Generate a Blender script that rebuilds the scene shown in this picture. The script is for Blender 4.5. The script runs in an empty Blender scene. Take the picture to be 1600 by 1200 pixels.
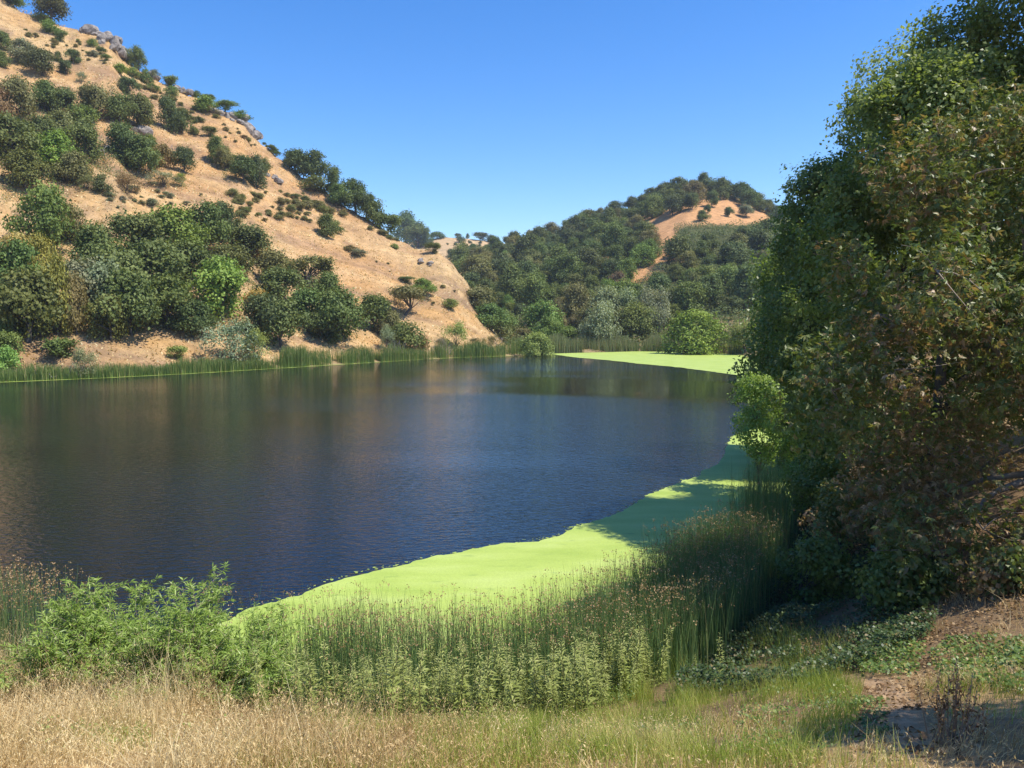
import bpy, math
import numpy as np
from mathutils import Vector

# ------------------------------------------------------------------ camera, sky, sun, exposure
SC = bpy.context.scene
COL = SC.collection
R = math.radians
F = 1232.0                       # focal length in pixels of a 1600 px wide frame
PITCH = math.atan(100.0 / F)     # horizon sits 100 px above the picture's middle
EYE = 8.5                        # eye height above the lake
cam_d = bpy.data.cameras.new('camera')
cam_d.sensor_width = 36.0
cam_d.lens = 36.0 * F / 1600.0
cam_d.clip_start = 0.1
cam_d.clip_end = 6000.0
cam = bpy.data.objects.new('camera', cam_d)
cam.location = (0, 0, EYE)
cam.rotation_euler = (math.pi / 2 - PITCH, 0, 0)
COL.objects.link(cam)
SC.camera = cam

SUN_EL, SUN_AZ = 58.0, 109.0      # azimuth clockwise from the view direction (+Y)
world = bpy.data.worlds.new('World')
SC.world = world
world.use_nodes = True
wt = world.node_tree
wt.nodes.clear()
sky = wt.nodes.new('ShaderNodeTexSky')
sky.sky_type = 'NISHITA'
sky.sun_disc = False
sky.sun_elevation = R(SUN_EL)
sky.sun_rotation = R(SUN_AZ)
sky.altitude = 300
sky.air_density = 1.0
sky.dust_density = 0.2
sky.ozone_density = 3.0
hs = wt.nodes.new('ShaderNodeHueSaturation')
hs.inputs['Saturation'].default_value = 1.36
hs.inputs['Hue'].default_value = 0.509
bg = wt.nodes.new('ShaderNodeBackground')
bg.inputs['Strength'].default_value = 0.15
wo = wt.nodes.new('ShaderNodeOutputWorld')
wt.links.new(sky.outputs[0], hs.inputs['Color'])
wt.links.new(hs.outputs[0], bg.inputs['Color'])
wt.links.new(bg.outputs[0], wo.inputs['Surface'])

sun_d = bpy.data.lights.new('sun', 'SUN')
sun_d.energy = 4.6
sun_d.angle = R(0.53)
sun_d.color = (1.0, 0.95, 0.86)
sun = bpy.data.objects.new('sun', sun_d)
SV = Vector((math.cos(R(SUN_EL)) * math.sin(R(SUN_AZ)), math.cos(R(SUN_EL)) * math.cos(R(SUN_AZ)), math.sin(R(SUN_EL))))
sun.rotation_euler = (-SV).to_track_quat('-Z', 'Y').to_euler()
sun.location = (60, 0, 120)
COL.objects.link(sun)
SC.view_settings.view_transform = 'Standard'
SC.view_settings.look = 'None'
SC.view_settings.gamma = 1.0
SC.view_settings.use_curve_mapping = False
SC.view_settings.exposure = 0.58
SC.cycles.max_bounces = 6
SC.cycles.diffuse_bounces = 3
SC.cycles.glossy_bounces = 3
SC.cycles.transmission_bounces = 4
SC.cycles.use_denoising = True

rng = np.random.default_rng(11)

# ------------------------------------------------------------------ small helpers
def mesh_np(name, V, Q, mats=(), attrs=None, cols=None, smooth=False, mat_idx=None):
    """V (n,3), Q (m,4) quads (a triangle repeats nothing: pass (m,3))."""
    V = np.asarray(V, dtype=np.float32)
    Q = np.asarray(Q, dtype=np.int32)
    me = bpy.data.meshes.new(name)
    k = Q.shape[1]
    me.vertices.add(len(V))
    me.vertices.foreach_set('co', V.ravel())
    me.loops.add(Q.size)
    me.loops.foreach_set('vertex_index', Q.ravel())
    me.polygons.add(len(Q))
    me.polygons.foreach_set('loop_start', np.arange(0, Q.size, k, dtype=np.int32))
    if mat_idx is not None:
        me.polygons.foreach_set('material_index', np.asarray(mat_idx, dtype=np.int32))
    for m in mats:
        me.materials.append(m)
    if attrs:
        for an, av in attrs.items():
            a = me.attributes.new(an, 'FLOAT', 'POINT')
            a.data.foreach_set('value', np.asarray(av, dtype=np.float32))
    if cols is not None:
        a = me.attributes.new('albedo', 'FLOAT_COLOR', 'POINT')
        c = np.ones((len(V), 4), dtype=np.float32)
        c[:, :3] = cols
        a.data.foreach_set('color', c.ravel())
    me.update(calc_edges=True)
    if smooth:
        me.polygons.foreach_set('use_smooth', np.ones(len(Q), dtype=bool))
    return me

def link(name, me, parent=None, loc=None):
    o = bpy.data.objects.new(name, me)
    COL.objects.link(o)
    if parent is not None:
        o.parent = parent
    if loc is not None:
        o.location = loc
    return o

def tag(o, label=None, cat=None, group=None, kind=None):
    if label: o['label'] = label
    if cat: o['category'] = cat
    if group: o['group'] = group
    if kind: o['kind'] = kind
    return o

def nrm(v):
    return v / np.maximum(np.linalg.norm(v, axis=-1, keepdims=True), 1e-9)

def randdir(n, r=rng):
    return nrm(r.normal(size=(n, 3)))

def vnoise(x, y, seed=0):
    """smooth value noise in [-1,1]"""
    xi = np.floor(x).astype(np.int64); yi = np.floor(y).astype(np.int64)
    fx = x - xi; fy = y - yi
    fx = fx * fx * fx * (fx * (fx * 6 - 15) + 10); fy = fy * fy * fy * (fy * (fy * 6 - 15) + 10)
    def h(a, b):
        n = (a * 374761393 + b * 668265263 + seed * 974634777) & 0xffffffff
        n = ((n ^ (n >> 13)) * 1274126177) & 0xffffffff
        n = n ^ (n >> 16)
        return (n & 0xffff) / 32767.5 - 1.0
    a = h(xi, yi); b = h(xi + 1, yi); c = h(xi, yi + 1); d = h(xi + 1, yi + 1)
    return (a * (1 - fx) + b * fx) * (1 - fy) + (c * (1 - fx) + d * fx) * fy

def fbm(x, y, seed=0, oct=4, gain=0.5):
    s = 0; a = 1.0; t = 0
    for i in range(oct):
        s = s + a * vnoise(x * 2 ** i + 17.3 * i, y * 2 ** i - 9.1 * i, seed + i); t += a; a *= gain
    return s / t

def sstep(a, b, x):
    t = np.clip((x - a) / (b - a), 0, 1)
    return t * t * (3 - 2 * t)

# ------------------------------------------------------------------ a photo pixel as a bearing and a slope
CT, ST = math.cos(PITCH), math.sin(PITCH)
def bearing(u, v):
    dx = (u - 800.0) / F; dv = (600.0 - v) / F
    den = CT + dv * ST
    return dx / den, (-ST + dv * CT) / den        # x per metre of y, rise per metre of y

def on_water(u, v):
    a, t = bearing(u, v)
    y = -EYE / t
    return (a * y, y)

# lake outline (bearings of the photograph at the far side, metres at the near side)
shore_far = [(0, 597), (150, 591), (300, 583.5), (400, 577.5), (500, 571.5), (590, 566), (700, 559.5), (800, 556), (870, 551.5),
             (1000, 549), (1100, 550.5), (1160, 555), (1200, 575), (1207, 600), (1217, 640), (1228, 690), (1234, 740), (1236, 800)]
LAKE = [on_water(u, v) for u, v in shore_far]
LAKE += [(8.7, 26.5), (6.0, 21.5), (3.4, 18.6), (0, 17.3), (-4, 17.0), (-8, 17.6), (-12, 18.6), (-20, 19.5), (-35, 20), (-70, 24), (-105, 45),
         (-112, 68), (-96, 88)]
LAKE = np.array(LAKE)

def poly_dist(x, y, P):
    """signed distance to a closed polygon, positive outside"""
    x = np.asarray(x, float); y = np.asarray(y, float)
    best = np.full(x.shape, 1e18); inside = np.zeros(x.shape, bool)
    n = len(P)
    for i in range(n):
        ax, ay = P[i]; bx, by = P[(i + 1) % n]
        ex, ey = bx - ax, by - ay
        t = np.clip(((x - ax) * ex + (y - ay) * ey) / (ex * ex + ey * ey), 0, 1)
        best = np.minimum(best, (x - ax - t * ex) ** 2 + (y - ay - t * ey) ** 2)
        c = (ay > y) != (by > y)
        xx = ex * (y - ay) / (ey if abs(ey) > 1e-9 else 1e-9) + ax
        inside ^= c & (x < xx)
    d = np.sqrt(best)
    return np.where(inside, -d, d)

# hills: picture column -> skyline row of the bare ground and its distance
L_U = np.array([-1500, -900, -400, 0, 60, 100, 130, 160, 195, 212, 240, 270, 300, 330, 370, 392, 405, 440, 470, 510, 550, 590, 620, 650, 680, 700, 720, 740, 760, 785, 800, 840, 900])
L_V = np.array([-60, -150, -170, -28, 8, 26, 40, 48, 56, 84, 106, 122, 140, 154, 174, 186, 210, 240, 268, 295, 324, 347, 370, 386, 390, 404, 433, 468, 504, 538, 550, 562, 600])
L_Y = np.interp(L_U, [-1500, -400, 0, 200, 400, 600, 690, 740, 790, 840], [260, 280, 290, 285, 280, 252, 246, 238, 226, 214])
F_U = np.array([-1500, -700, 0, 150, 300, 400, 500, 590, 700, 800, 900])
F_Y = np.array([70, 88] + [on_water(u, v)[1] for u, v in [(0, 597), (150, 591), (300, 583.5), (400, 577.5), (500, 571.5), (590, 566), (700, 559.5), (800, 556), (870, 551.5)]]) + 2.0
R_U = np.array([640, 700, 720, 760, 800, 840, 900, 950, 1000, 1040, 1070, 1100, 1130, 1160, 1190, 1220, 1300, 1400, 1600, 2400])
R_V = np.array([440, 420, 408, 393, 386, 376, 357, 342, 322, 307, 300, 301, 303, 314, 328, 346, 378, 410, 450, 480])
R_Y = np.interp(R_U, [700, 800, 900, 1000, 1070, 1200, 1600, 2400], [470, 480, 470, 450, 440, 430, 400, 300])
B_U = np.array([500, 600, 660, 700, 760, 800, 860, 1000, 1100])
B_V = np.array([420, 385, 374, 371.5, 376, 382, 396, 420, 450])

def ridge_fn(u, U, V, Y):
    yr = np.interp(u, U, Y); v = np.interp(u, U, V)
    dv = (600.0 - v) / F
    return yr, EYE + yr * (-ST + dv * CT) / (CT + dv * ST)

def hill(u, y, U, V, Y, foot, back=0.32, convex=0.12):
    yr, zr = ridge_fn(u, U, V, Y)
    s = (y - foot) / (yr - foot)
    face = zr * s * (1 - convex + convex * s)
    rear = zr - back * (y - yr)
    return np.where(s < 0, s * 8 - 0.2, np.where(s <= 1, face, rear)), s

def terrain_parts(x, y):
    x = np.asarray(x, float); y = np.asarray(y, float)
    d = poly_dist(x, y, LAKE)
    near = np.maximum(sstep(52, 30, y), sstep(0, 8, x - 0.22 * np.maximum(y, 0)))
    bn = np.interp(d, [0, 1.2, 3, 9, 17, 30, 60, 200], [0, 0.35, 0.95, 3.75, 7.0, 8.6, 10.5, 14])
    bf = np.interp(d, [0, 3, 12, 200], [0, 0.5, 1.3, 2.0])
    bank = near * bn + (1 - near) * bf
    bank = bank + sstep(0.4, 3, d) * (0.16 * fbm(x / 2.6, y / 2.6, 3, 3) + 0.05 * fbm(x / 0.6, y / 0.6, 5, 2)) * sstep(90, 40, np.hypot(x, y))
    yy = np.maximum(y, 4.0)
    a = x / yy
    u = 800 + F * a * 0.9967
    u = 800 + F * a * CT                              # good to a few px at the horizon
    ok = y > 12
    ul = u + 9 * fbm(x / 14, y / 14, 111, 3) * sstep(560, 700, u)
    hl, sl = hill(ul, y, L_U, L_V, L_Y, np.interp(u, F_U, F_Y))
    hr, sr = hill(u, y, R_U, R_V, R_Y, np.interp(u, [700, 800, 900, 1100, 1600, 2400], [262, 240, 228, 222, 160, 90]), convex=-0.12)
    yb, zb = ridge_fn(u, B_U, B_V, np.full(len(B_U), 760.0))
    hb = np.where((u > 500) & (u < 1100), zb * np.clip((y - 470) / 290.0, -1, 1) - np.maximum(0, y - 760) * 0.25, -9)
    hl = np.where(ok & (u < 845), hl, -9); hr = np.where(ok & (u > 640), hr, -9); hb = np.where(ok, hb, -9)
    # relief: gullies running down the slope and broken ground
    rel = 2.2 * fbm(x / 46, y / 46, 21, 4) + 0.55 * fbm(x / 9, y / 9, 31, 3)
    g = (x * 0.64 + y * 0.77)                         # along the left hill's contours
    gul = -1.5 * np.maximum(0, fbm(g / 17, (x * 0.77 - y * 0.64) / 90, 41, 3) - 0.12) * 3
    hl = hl + (rel * 0.95 + gul - 0.9 * fbm(g / 42, (hl + .34 * g) / 1.9, 85, 3)) * sstep(0.02, 0.3, sl) * (1 - 0.55 * sstep(0.75, 1.0, sl))
    hr = hr + rel * 1.3 * sstep(0.02, 0.3, sr) * (1 - 0.6 * sstep(0.8, 1.0, sr))
    hb = hb + 1.2 * fbm(x / 60, y / 60, 51, 3)
    return d, bank, hl, hr, hb

def height(x, y):
    d, bank, hl, hr, hb = terrain_parts(x, y)
    z = np.maximum(np.maximum(bank, hl), np.maximum(hr, hb))
    return np.where(d < 0, np.maximum(-0.3 * np.abs(d), -2.0) - 0.04, np.maximum(z, 0.02))

def hit(u, v, ymax=900):
    """where the sight line through a picture point meets the ground"""
    a, t = bearing(u, v)
    ys = np.concatenate([np.linspace(4, 40, 361), np.linspace(40.4, 330, 726), np.linspace(331, ymax, 560)])
    zs = height(a * ys, ys); ray = EYE + t * ys
    zs = np.maximum(zs, 0)
    k = np.nonzero(zs >= ray)[0]
    if len(k):
        y = ys[k[0]]
    else:
        y = ys[np.argmax(np.where(ys > 60, (zs - EYE) / ys, -9))]
    return a * y, y, float(height(np.array([a * y]), np.array([y]))[0])

def project(x, y, z):
    f = y * CT - (z - EYE) * ST
    up = y * ST + (z - EYE) * CT
    return 800 + F * x / f, 600 - F * up / f

# ------------------------------------------------------------------ materials
def new_mat(name):
    m = bpy.data.materials.new(name)
    m.use_nodes = True
    nt = m.node_tree
    nt.nodes.clear()
    return m, nt, nt.nodes, nt.links

def N(nodes, kind, **kw):
    n = nodes.new(kind)
    for k, v in kw.items():
        if k.startswith('i_'):
            n.inputs[k[2:].replace('_', ' ')].default_value = v
        else:
            setattr(n, k, v)
    return n

def ramp(nodes, stops):
    r = nodes.new('ShaderNodeValToRGB')
    e = r.color_ramp.elements
    while len(e) < len(stops):
        e.new(0.5)
    for el, (p, c) in zip(e, stops):
        el.position = p
        el.color = (*c, 1)
    return r

def leaf_mat(name, stops=None, rough=0.55, spec=0.25, transl=0.28, tcol=1.5, use_obj=False):
    """leaf colour from each leaf's own tint, tinted per tree when use_obj"""
    m, nt, nd, lk = new_mat(name)
    at = N(nd, 'ShaderNodeAttribute', attribute_name='tint')
    out = nd.new('ShaderNodeOutputMaterial')
    bs = N(nd, 'ShaderNodeBsdfPrincipled')
    bs.inputs['Roughness'].default_value = rough
    bs.inputs['Specular IOR Level'].default_value = spec
    tr = nd.new('ShaderNodeBsdfTranslucent')
    mx = N(nd, 'ShaderNodeMixShader'); mx.inputs[0].default_value = transl
    if use_obj:
        oi = nd.new('ShaderNodeObjectInfo')
        mp = N(nd, 'ShaderNodeMapRange'); mp.inputs['To Min'].default_value = 0.55; mp.inputs['To Max'].default_value = 1.5
        lk.new(at.outputs['Fac'], mp.inputs['Value'])
        hv = nd.new('ShaderNodeHueSaturation')
        mh = N(nd, 'ShaderNodeMapRange'); mh.inputs['To Min'].default_value = 0.515; mh.inputs['To Max'].default_value = 0.48
        lk.new(at.outputs['Fac'], mh.inputs['Value'])
        lk.new(mh.outputs[0], hv.inputs['Hue'])
        lk.new(mp.outputs[0], hv.inputs['Value'])
        lk.new(oi.outputs['Color'], hv.inputs['Color'])
        col = hv.outputs[0]
    else:
        rp = ramp(nd, stops)
        lk.new(at.outputs['Fac'], rp.inputs[0])
        col = rp.outputs[0]
    lk.new(col, bs.inputs['Base Color'])
    sc = N(nd, 'ShaderNodeMix', data_type='RGBA', blend_type='MULTIPLY')
    sc.inputs[0].default_value = 1.0
    sc.inputs[7].default_value = (tcol, tcol, tcol * 0.55, 1)
    lk.new(col, sc.inputs[6])
    lk.new(sc.outputs[2], tr.inputs['Color'])
    lk.new(bs.outputs[0], mx.inputs[1]); lk.new(tr.outputs[0], mx.inputs[2])
    lk.new(mx.outputs[0], out.inputs['Surface'])
    return m

def bark_mat(name, c1, c2, scale=6.0):
    m, nt, nd, lk = new_mat(name)
    tc = nd.new('ShaderNodeTexCoord')
    mp = N(nd, 'ShaderNodeMapping'); mp.inputs['Scale'].default_value = (1, 1, 0.25)
    nz = N(nd, 'ShaderNodeTexNoise'); nz.inputs['Scale'].default_value = scale; nz.inputs['Detail'].default_value = 5
    rp = ramp(nd, [(0.3, c1), (0.7, c2)])
    bp = N(nd, 'ShaderNodeBump'); bp.inputs['Strength'].default_value = 0.6; bp.inputs['Distance'].default_value = 0.03
    bs = N(nd, 'ShaderNodeBsdfPrincipled'); bs.inputs['Roughness'].default_value = 0.9; bs.inputs['Specular IOR Level'].default_value = 0.15
    out = nd.new('ShaderNodeOutputMaterial')
    lk.new(tc.outputs['Object'], mp.inputs[0]); lk.new(mp.outputs[0], nz.inputs['Vector'])
    lk.new(nz.outputs['Fac'], rp.inputs[0]); lk.new(nz.outputs['Fac'], bp.inputs['Height'])
    lk.new(rp.outputs[0], bs.inputs['Base Color']); lk.new(bp.outputs[0], bs.inputs['Normal'])
    lk.new(bs.outputs[0], out.inputs['Surface'])
    return m

def ground_mat(name, scale=1.0, bump=0.12):
    m, nt, nd, lk = new_mat(name)
    at = N(nd, 'ShaderNodeAttribute', attribute_name='albedo')
    tc = nd.new('ShaderNodeTexCoord')
    n1 = N(nd, 'ShaderNodeTexNoise'); n1.inputs['Scale'].default_value = 0.35 * scale; n1.inputs['Detail'].default_value = 8; n1.inputs['Roughness'].default_value = 0.7
    n2 = N(nd, 'ShaderNodeTexNoise'); n2.inputs['Scale'].default_value = 2.2 * scale; n2.inputs['Detail'].default_value = 6; n2.inputs['Roughness'].default_value = 0.75
    m1 = N(nd, 'ShaderNodeMapRange'); m1.inputs['From Min'].default_value = 0.3; m1.inputs['From Max'].default_value = 0.7; m1.inputs['To Min'].default_value = 0.64; m1.inputs['To Max'].default_value = 1.30
    m2 = N(nd, 'ShaderNodeMapRange'); m2.inputs['From Min'].default_value = 0.3; m2.inputs['From Max'].default_value = 0.7; m2.inputs['To Min'].default_value = 0.7; m2.inputs['To Max'].default_value = 1.25
    mu = N(nd, 'ShaderNodeMath', operation='MULTIPLY')
    hv = nd.new('ShaderNodeHueSaturation')
    bs = N(nd, 'ShaderNodeBsdfPrincipled'); bs.inputs['Roughness'].default_value = 0.95; bs.inputs['Specular IOR Level'].default_value = 0.08
    bp = N(nd, 'ShaderNodeBump'); bp.inputs['Strength'].default_value = 0.7; bp.inputs['Distance'].default_value = bump
    out = nd.new('ShaderNodeOutputMaterial')
    lk.new(tc.outputs['Object'], n1.inputs['Vector']); lk.new(tc.outputs['Object'], n2.inputs['Vector'])
    lk.new(n1.outputs['Fac'], m1.inputs['Value']); lk.new(n2.outputs['Fac'], m2.inputs['Value'])
    lk.new(m1.outputs[0], mu.inputs[0]); lk.new(m2.outputs[0], mu.inputs[1])
    lk.new(mu.outputs[0], hv.inputs['Value']); lk.new(at.outputs['Color'], hv.inputs['Color'])
    lk.new(hv.outputs[0], bs.inputs['Base Color'])
    lk.new(n2.outputs['Fac'], bp.inputs['Height']); lk.new(bp.outputs[0], bs.inputs['Normal'])
    lk.new(bs.outputs[0], out.inputs['Surface'])
    return m

def plain_attr_mat(name, stops, rough=0.8, spec=0.15, transl=0.0):
    return leaf_mat(name, stops, rough, spec, transl)

M_hill = ground_mat('dry_hill_grass', 1.0, 0.25)
M_bank = ground_mat('bank_soil', 6.0, 0.05)
M_far_leaf = leaf_mat('tree_leaf', use_obj=True, rough=0.6, spec=0.2, transl=0.22, tcol=1.5)
M_bark = bark_mat('oak_bark', (0.05, 0.042, 0.034), (0.16, 0.14, 0.12))
M_dead = bark_mat('dead_wood', (0.20, 0.175, 0.15), (0.42, 0.38, 0.34))
M_twig = bark_mat('pale_twig', (0.16, 0.12, 0.085), (0.34, 0.28, 0.21))

# ------------------------------------------------------------------ the ground, one sheet split along region borders
def px_poly(pts):
    return np.array([hit(u, v)[:2] for u, v in pts])

PATH = px_poly([(1366, 1062), (1392, 1066), (1428, 1110), (1442, 1150), (1436, 1190), (1402, 1190), (1394, 1150), (1378, 1105), (1356, 1078)])
CLEAR = [[(1062, 318), (1098, 306), (1130, 303), (1165, 316), (1196, 330), (1196, 346), (1130, 352), (1080, 354), (1040, 352), (1015, 342), (1030, 326)],
         [(1012, 340), (1050, 350), (1052, 378), (1035, 384), (1022, 365)],
         [(1038, 394), (1044, 408), (1020, 426), (990, 442), (984, 434), (1005, 414), (1022, 396)],
         [(975, 366), (996, 368), (992, 378), (974, 376)], [(936, 402), (960, 398), (950, 412)], [(958, 458), (970, 456), (968, 466)],
         [(1049, 404), (1060, 402), (1058, 414)], [(938, 344), (966, 340), (962, 352), (944, 356)], [(994, 340), (1016, 336), (1010, 352)]]
CLEAR_W = [px_poly(p) for p in CLEAR]

def build_ground():
    ph = np.concatenate([np.radians(np.linspace(-180, -62, 60, endpoint=False)), np.radians(np.linspace(-62, -36, 70, endpoint=False)),
                         np.radians(np.linspace(-36, 36, 340, endpoint=False)), np.radians(np.linspace(36, 62, 70, endpoint=False)),
                         np.radians(np.linspace(62, 180, 60, endpoint=False))])
    rr = np.concatenate([np.geomspace(0.8, 40, 160, endpoint=False), np.geomspace(40, 330, 140, endpoint=False), np.geomspace(330, 1500, 50)])
    nr, na = len(rr), len(ph)
    X = rr[:, None] * np.sin(ph)[None]; Y = rr[:, None] * np.cos(ph)[None]
    x = X.ravel(); y = Y.ravel()
    d, bank, hl, hr, hb = terrain_parts(x, y)
    z = height(x, y)
    V = np.stack([x, y, z], 1)
    # albedo
    top = np.stack([bank, hl, hr, hb], 0).argmax(0)
    gold = np.array([0.43, 0.250, 0.100]); pale = np.array([0.48, 0.315, 0.145]); brown = np.array([0.29, 0.185, 0.095]); grey = np.array([0.22, 0.19, 0.155])
    n1 = fbm(x / 30, y / 30, 61, 4); n2 = fbm(x / 8, y / 8, 71, 3); n3 = fbm((x * .64 + y * .77) / 60, z / 1.7, 81, 3)
    c = gold[None] + (pale - gold)[None] * sstep(-0.2, 0.6, n1)[:, None]
    c = c + (brown - c) * (0.7 * sstep(0.10, 0.5, n2 * 0.6 + n3 * 0.6))[:, None]
    n4 = fbm((x * .64 + y * .77) / 25, z / 0.55, 83, 3)
    c = c + (np.array([0.30, 0.20, 0.125]) - c) * (0.5 * sstep(0.1, 0.5, n4) * sstep(-0.3, 0.3, n1))[:, None]
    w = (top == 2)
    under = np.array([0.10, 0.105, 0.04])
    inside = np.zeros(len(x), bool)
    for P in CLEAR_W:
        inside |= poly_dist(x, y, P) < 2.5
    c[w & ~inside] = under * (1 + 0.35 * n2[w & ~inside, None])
    c1 = x * .64 + y * .77
    n5 = fbm(c1 / 42, (z + .34 * c1) / 1.9, 85, 4); n6 = fbm(x / 55, y / 55, 87, 3)
    left_ = (top == 1)[:, None]
    c = np.where(left_, c + (np.array([0.25, 0.165, 0.10]) - c) * (0.72 * sstep(-0.02, 0.30, n5))[:, None], c)
    c = np.where(left_, c + (np.array([0.50, 0.345, 0.175]) - c) * (0.55 * sstep(0.02, 0.32, -n5))[:, None], c)
    c = np.where(left_, c + (np.array([0.44, 0.225, 0.11]) - c) * (0.22 * sstep(0.0, 0.5, n6))[:, None], c)
    red = np.array([0.50, 0.27, 0.12])
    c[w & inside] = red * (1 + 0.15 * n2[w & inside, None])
    c[top == 3] = np.array([0.50, 0.34, 0.18]) * (1 + 0.12 * n2[top == 3, None])
    # near bank
    nb = (top == 0) & (np.hypot(x, y) < 75)
    straw = np.array([0.40, 0.265, 0.125]); soil = np.array([0.235, 0.15, 0.085]); litter = np.array([0.20, 0.132, 0.075]); damp = np.array([0.05, 0.055, 0.025])
    cb = straw + (soil - straw) * sstep(-0.1, 0.5, fbm(x / 1.7, y / 1.7, 91, 3))[:, None]
    rs = sstep(0, 5, (x - 1.0) * 0.9 + (y - 13.5) * 1.2) * sstep(-2, 6, y - 10.0)
    rs = rs * sstep(19.5, 15.0, x - (y - 18) * 0.2)
    cb = cb + (litter - cb) * (rs * 0.8)[:, None]
    cb = cb + (damp - cb) * (sstep(2.8, 0.8, d) * 0.9)[:, None]
    dp = poly_dist(x, y, PATH)
    cb = cb + (np.array([0.42, 0.275, 0.16]) - cb) * sstep(0.4, -0.3, dp)[:, None]
    c[nb] = cb[nb]
    c[(top == 0) & ~nb] = np.array([0.30, 0.22, 0.11])
    c = np.clip(c, 0.01, 0.8)
    # faces
    i = np.arange(nr - 1)[:, None]; j = np.arange(na)[None]; j2 = (j + 1) % na
    Q = np.stack([i * na + j, i * na + j2, (i + 1) * na + j2, (i + 1) * na + j], -1).reshape(-1, 4)
    reg = top.copy()
    reg[(top == 0) & (d > 0) & (dp < 0.1)] = 5
    fr = reg[Q].max(1)
    fz = z[Q].max(1)
    fr[(reg[Q] == 5).sum(1) < 3] = top[Q][(reg[Q] == 5).sum(1) < 3].max(1)
    keep = fz > -0.7
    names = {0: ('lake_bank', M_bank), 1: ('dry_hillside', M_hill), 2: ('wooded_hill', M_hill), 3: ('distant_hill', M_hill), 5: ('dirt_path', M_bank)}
    for k, (nm, mt) in names.items():
        q = Q[keep & (fr == k)]
        if k == 0:
            q = np.concatenate([q])
        ids, inv = np.unique(q, return_inverse=True)
        me = mesh_np(nm, V[ids], inv.reshape(-1, 4), [mt], cols=c[ids], smooth=True)
        tag(link(nm, me), kind='structure')
build_ground()

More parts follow.
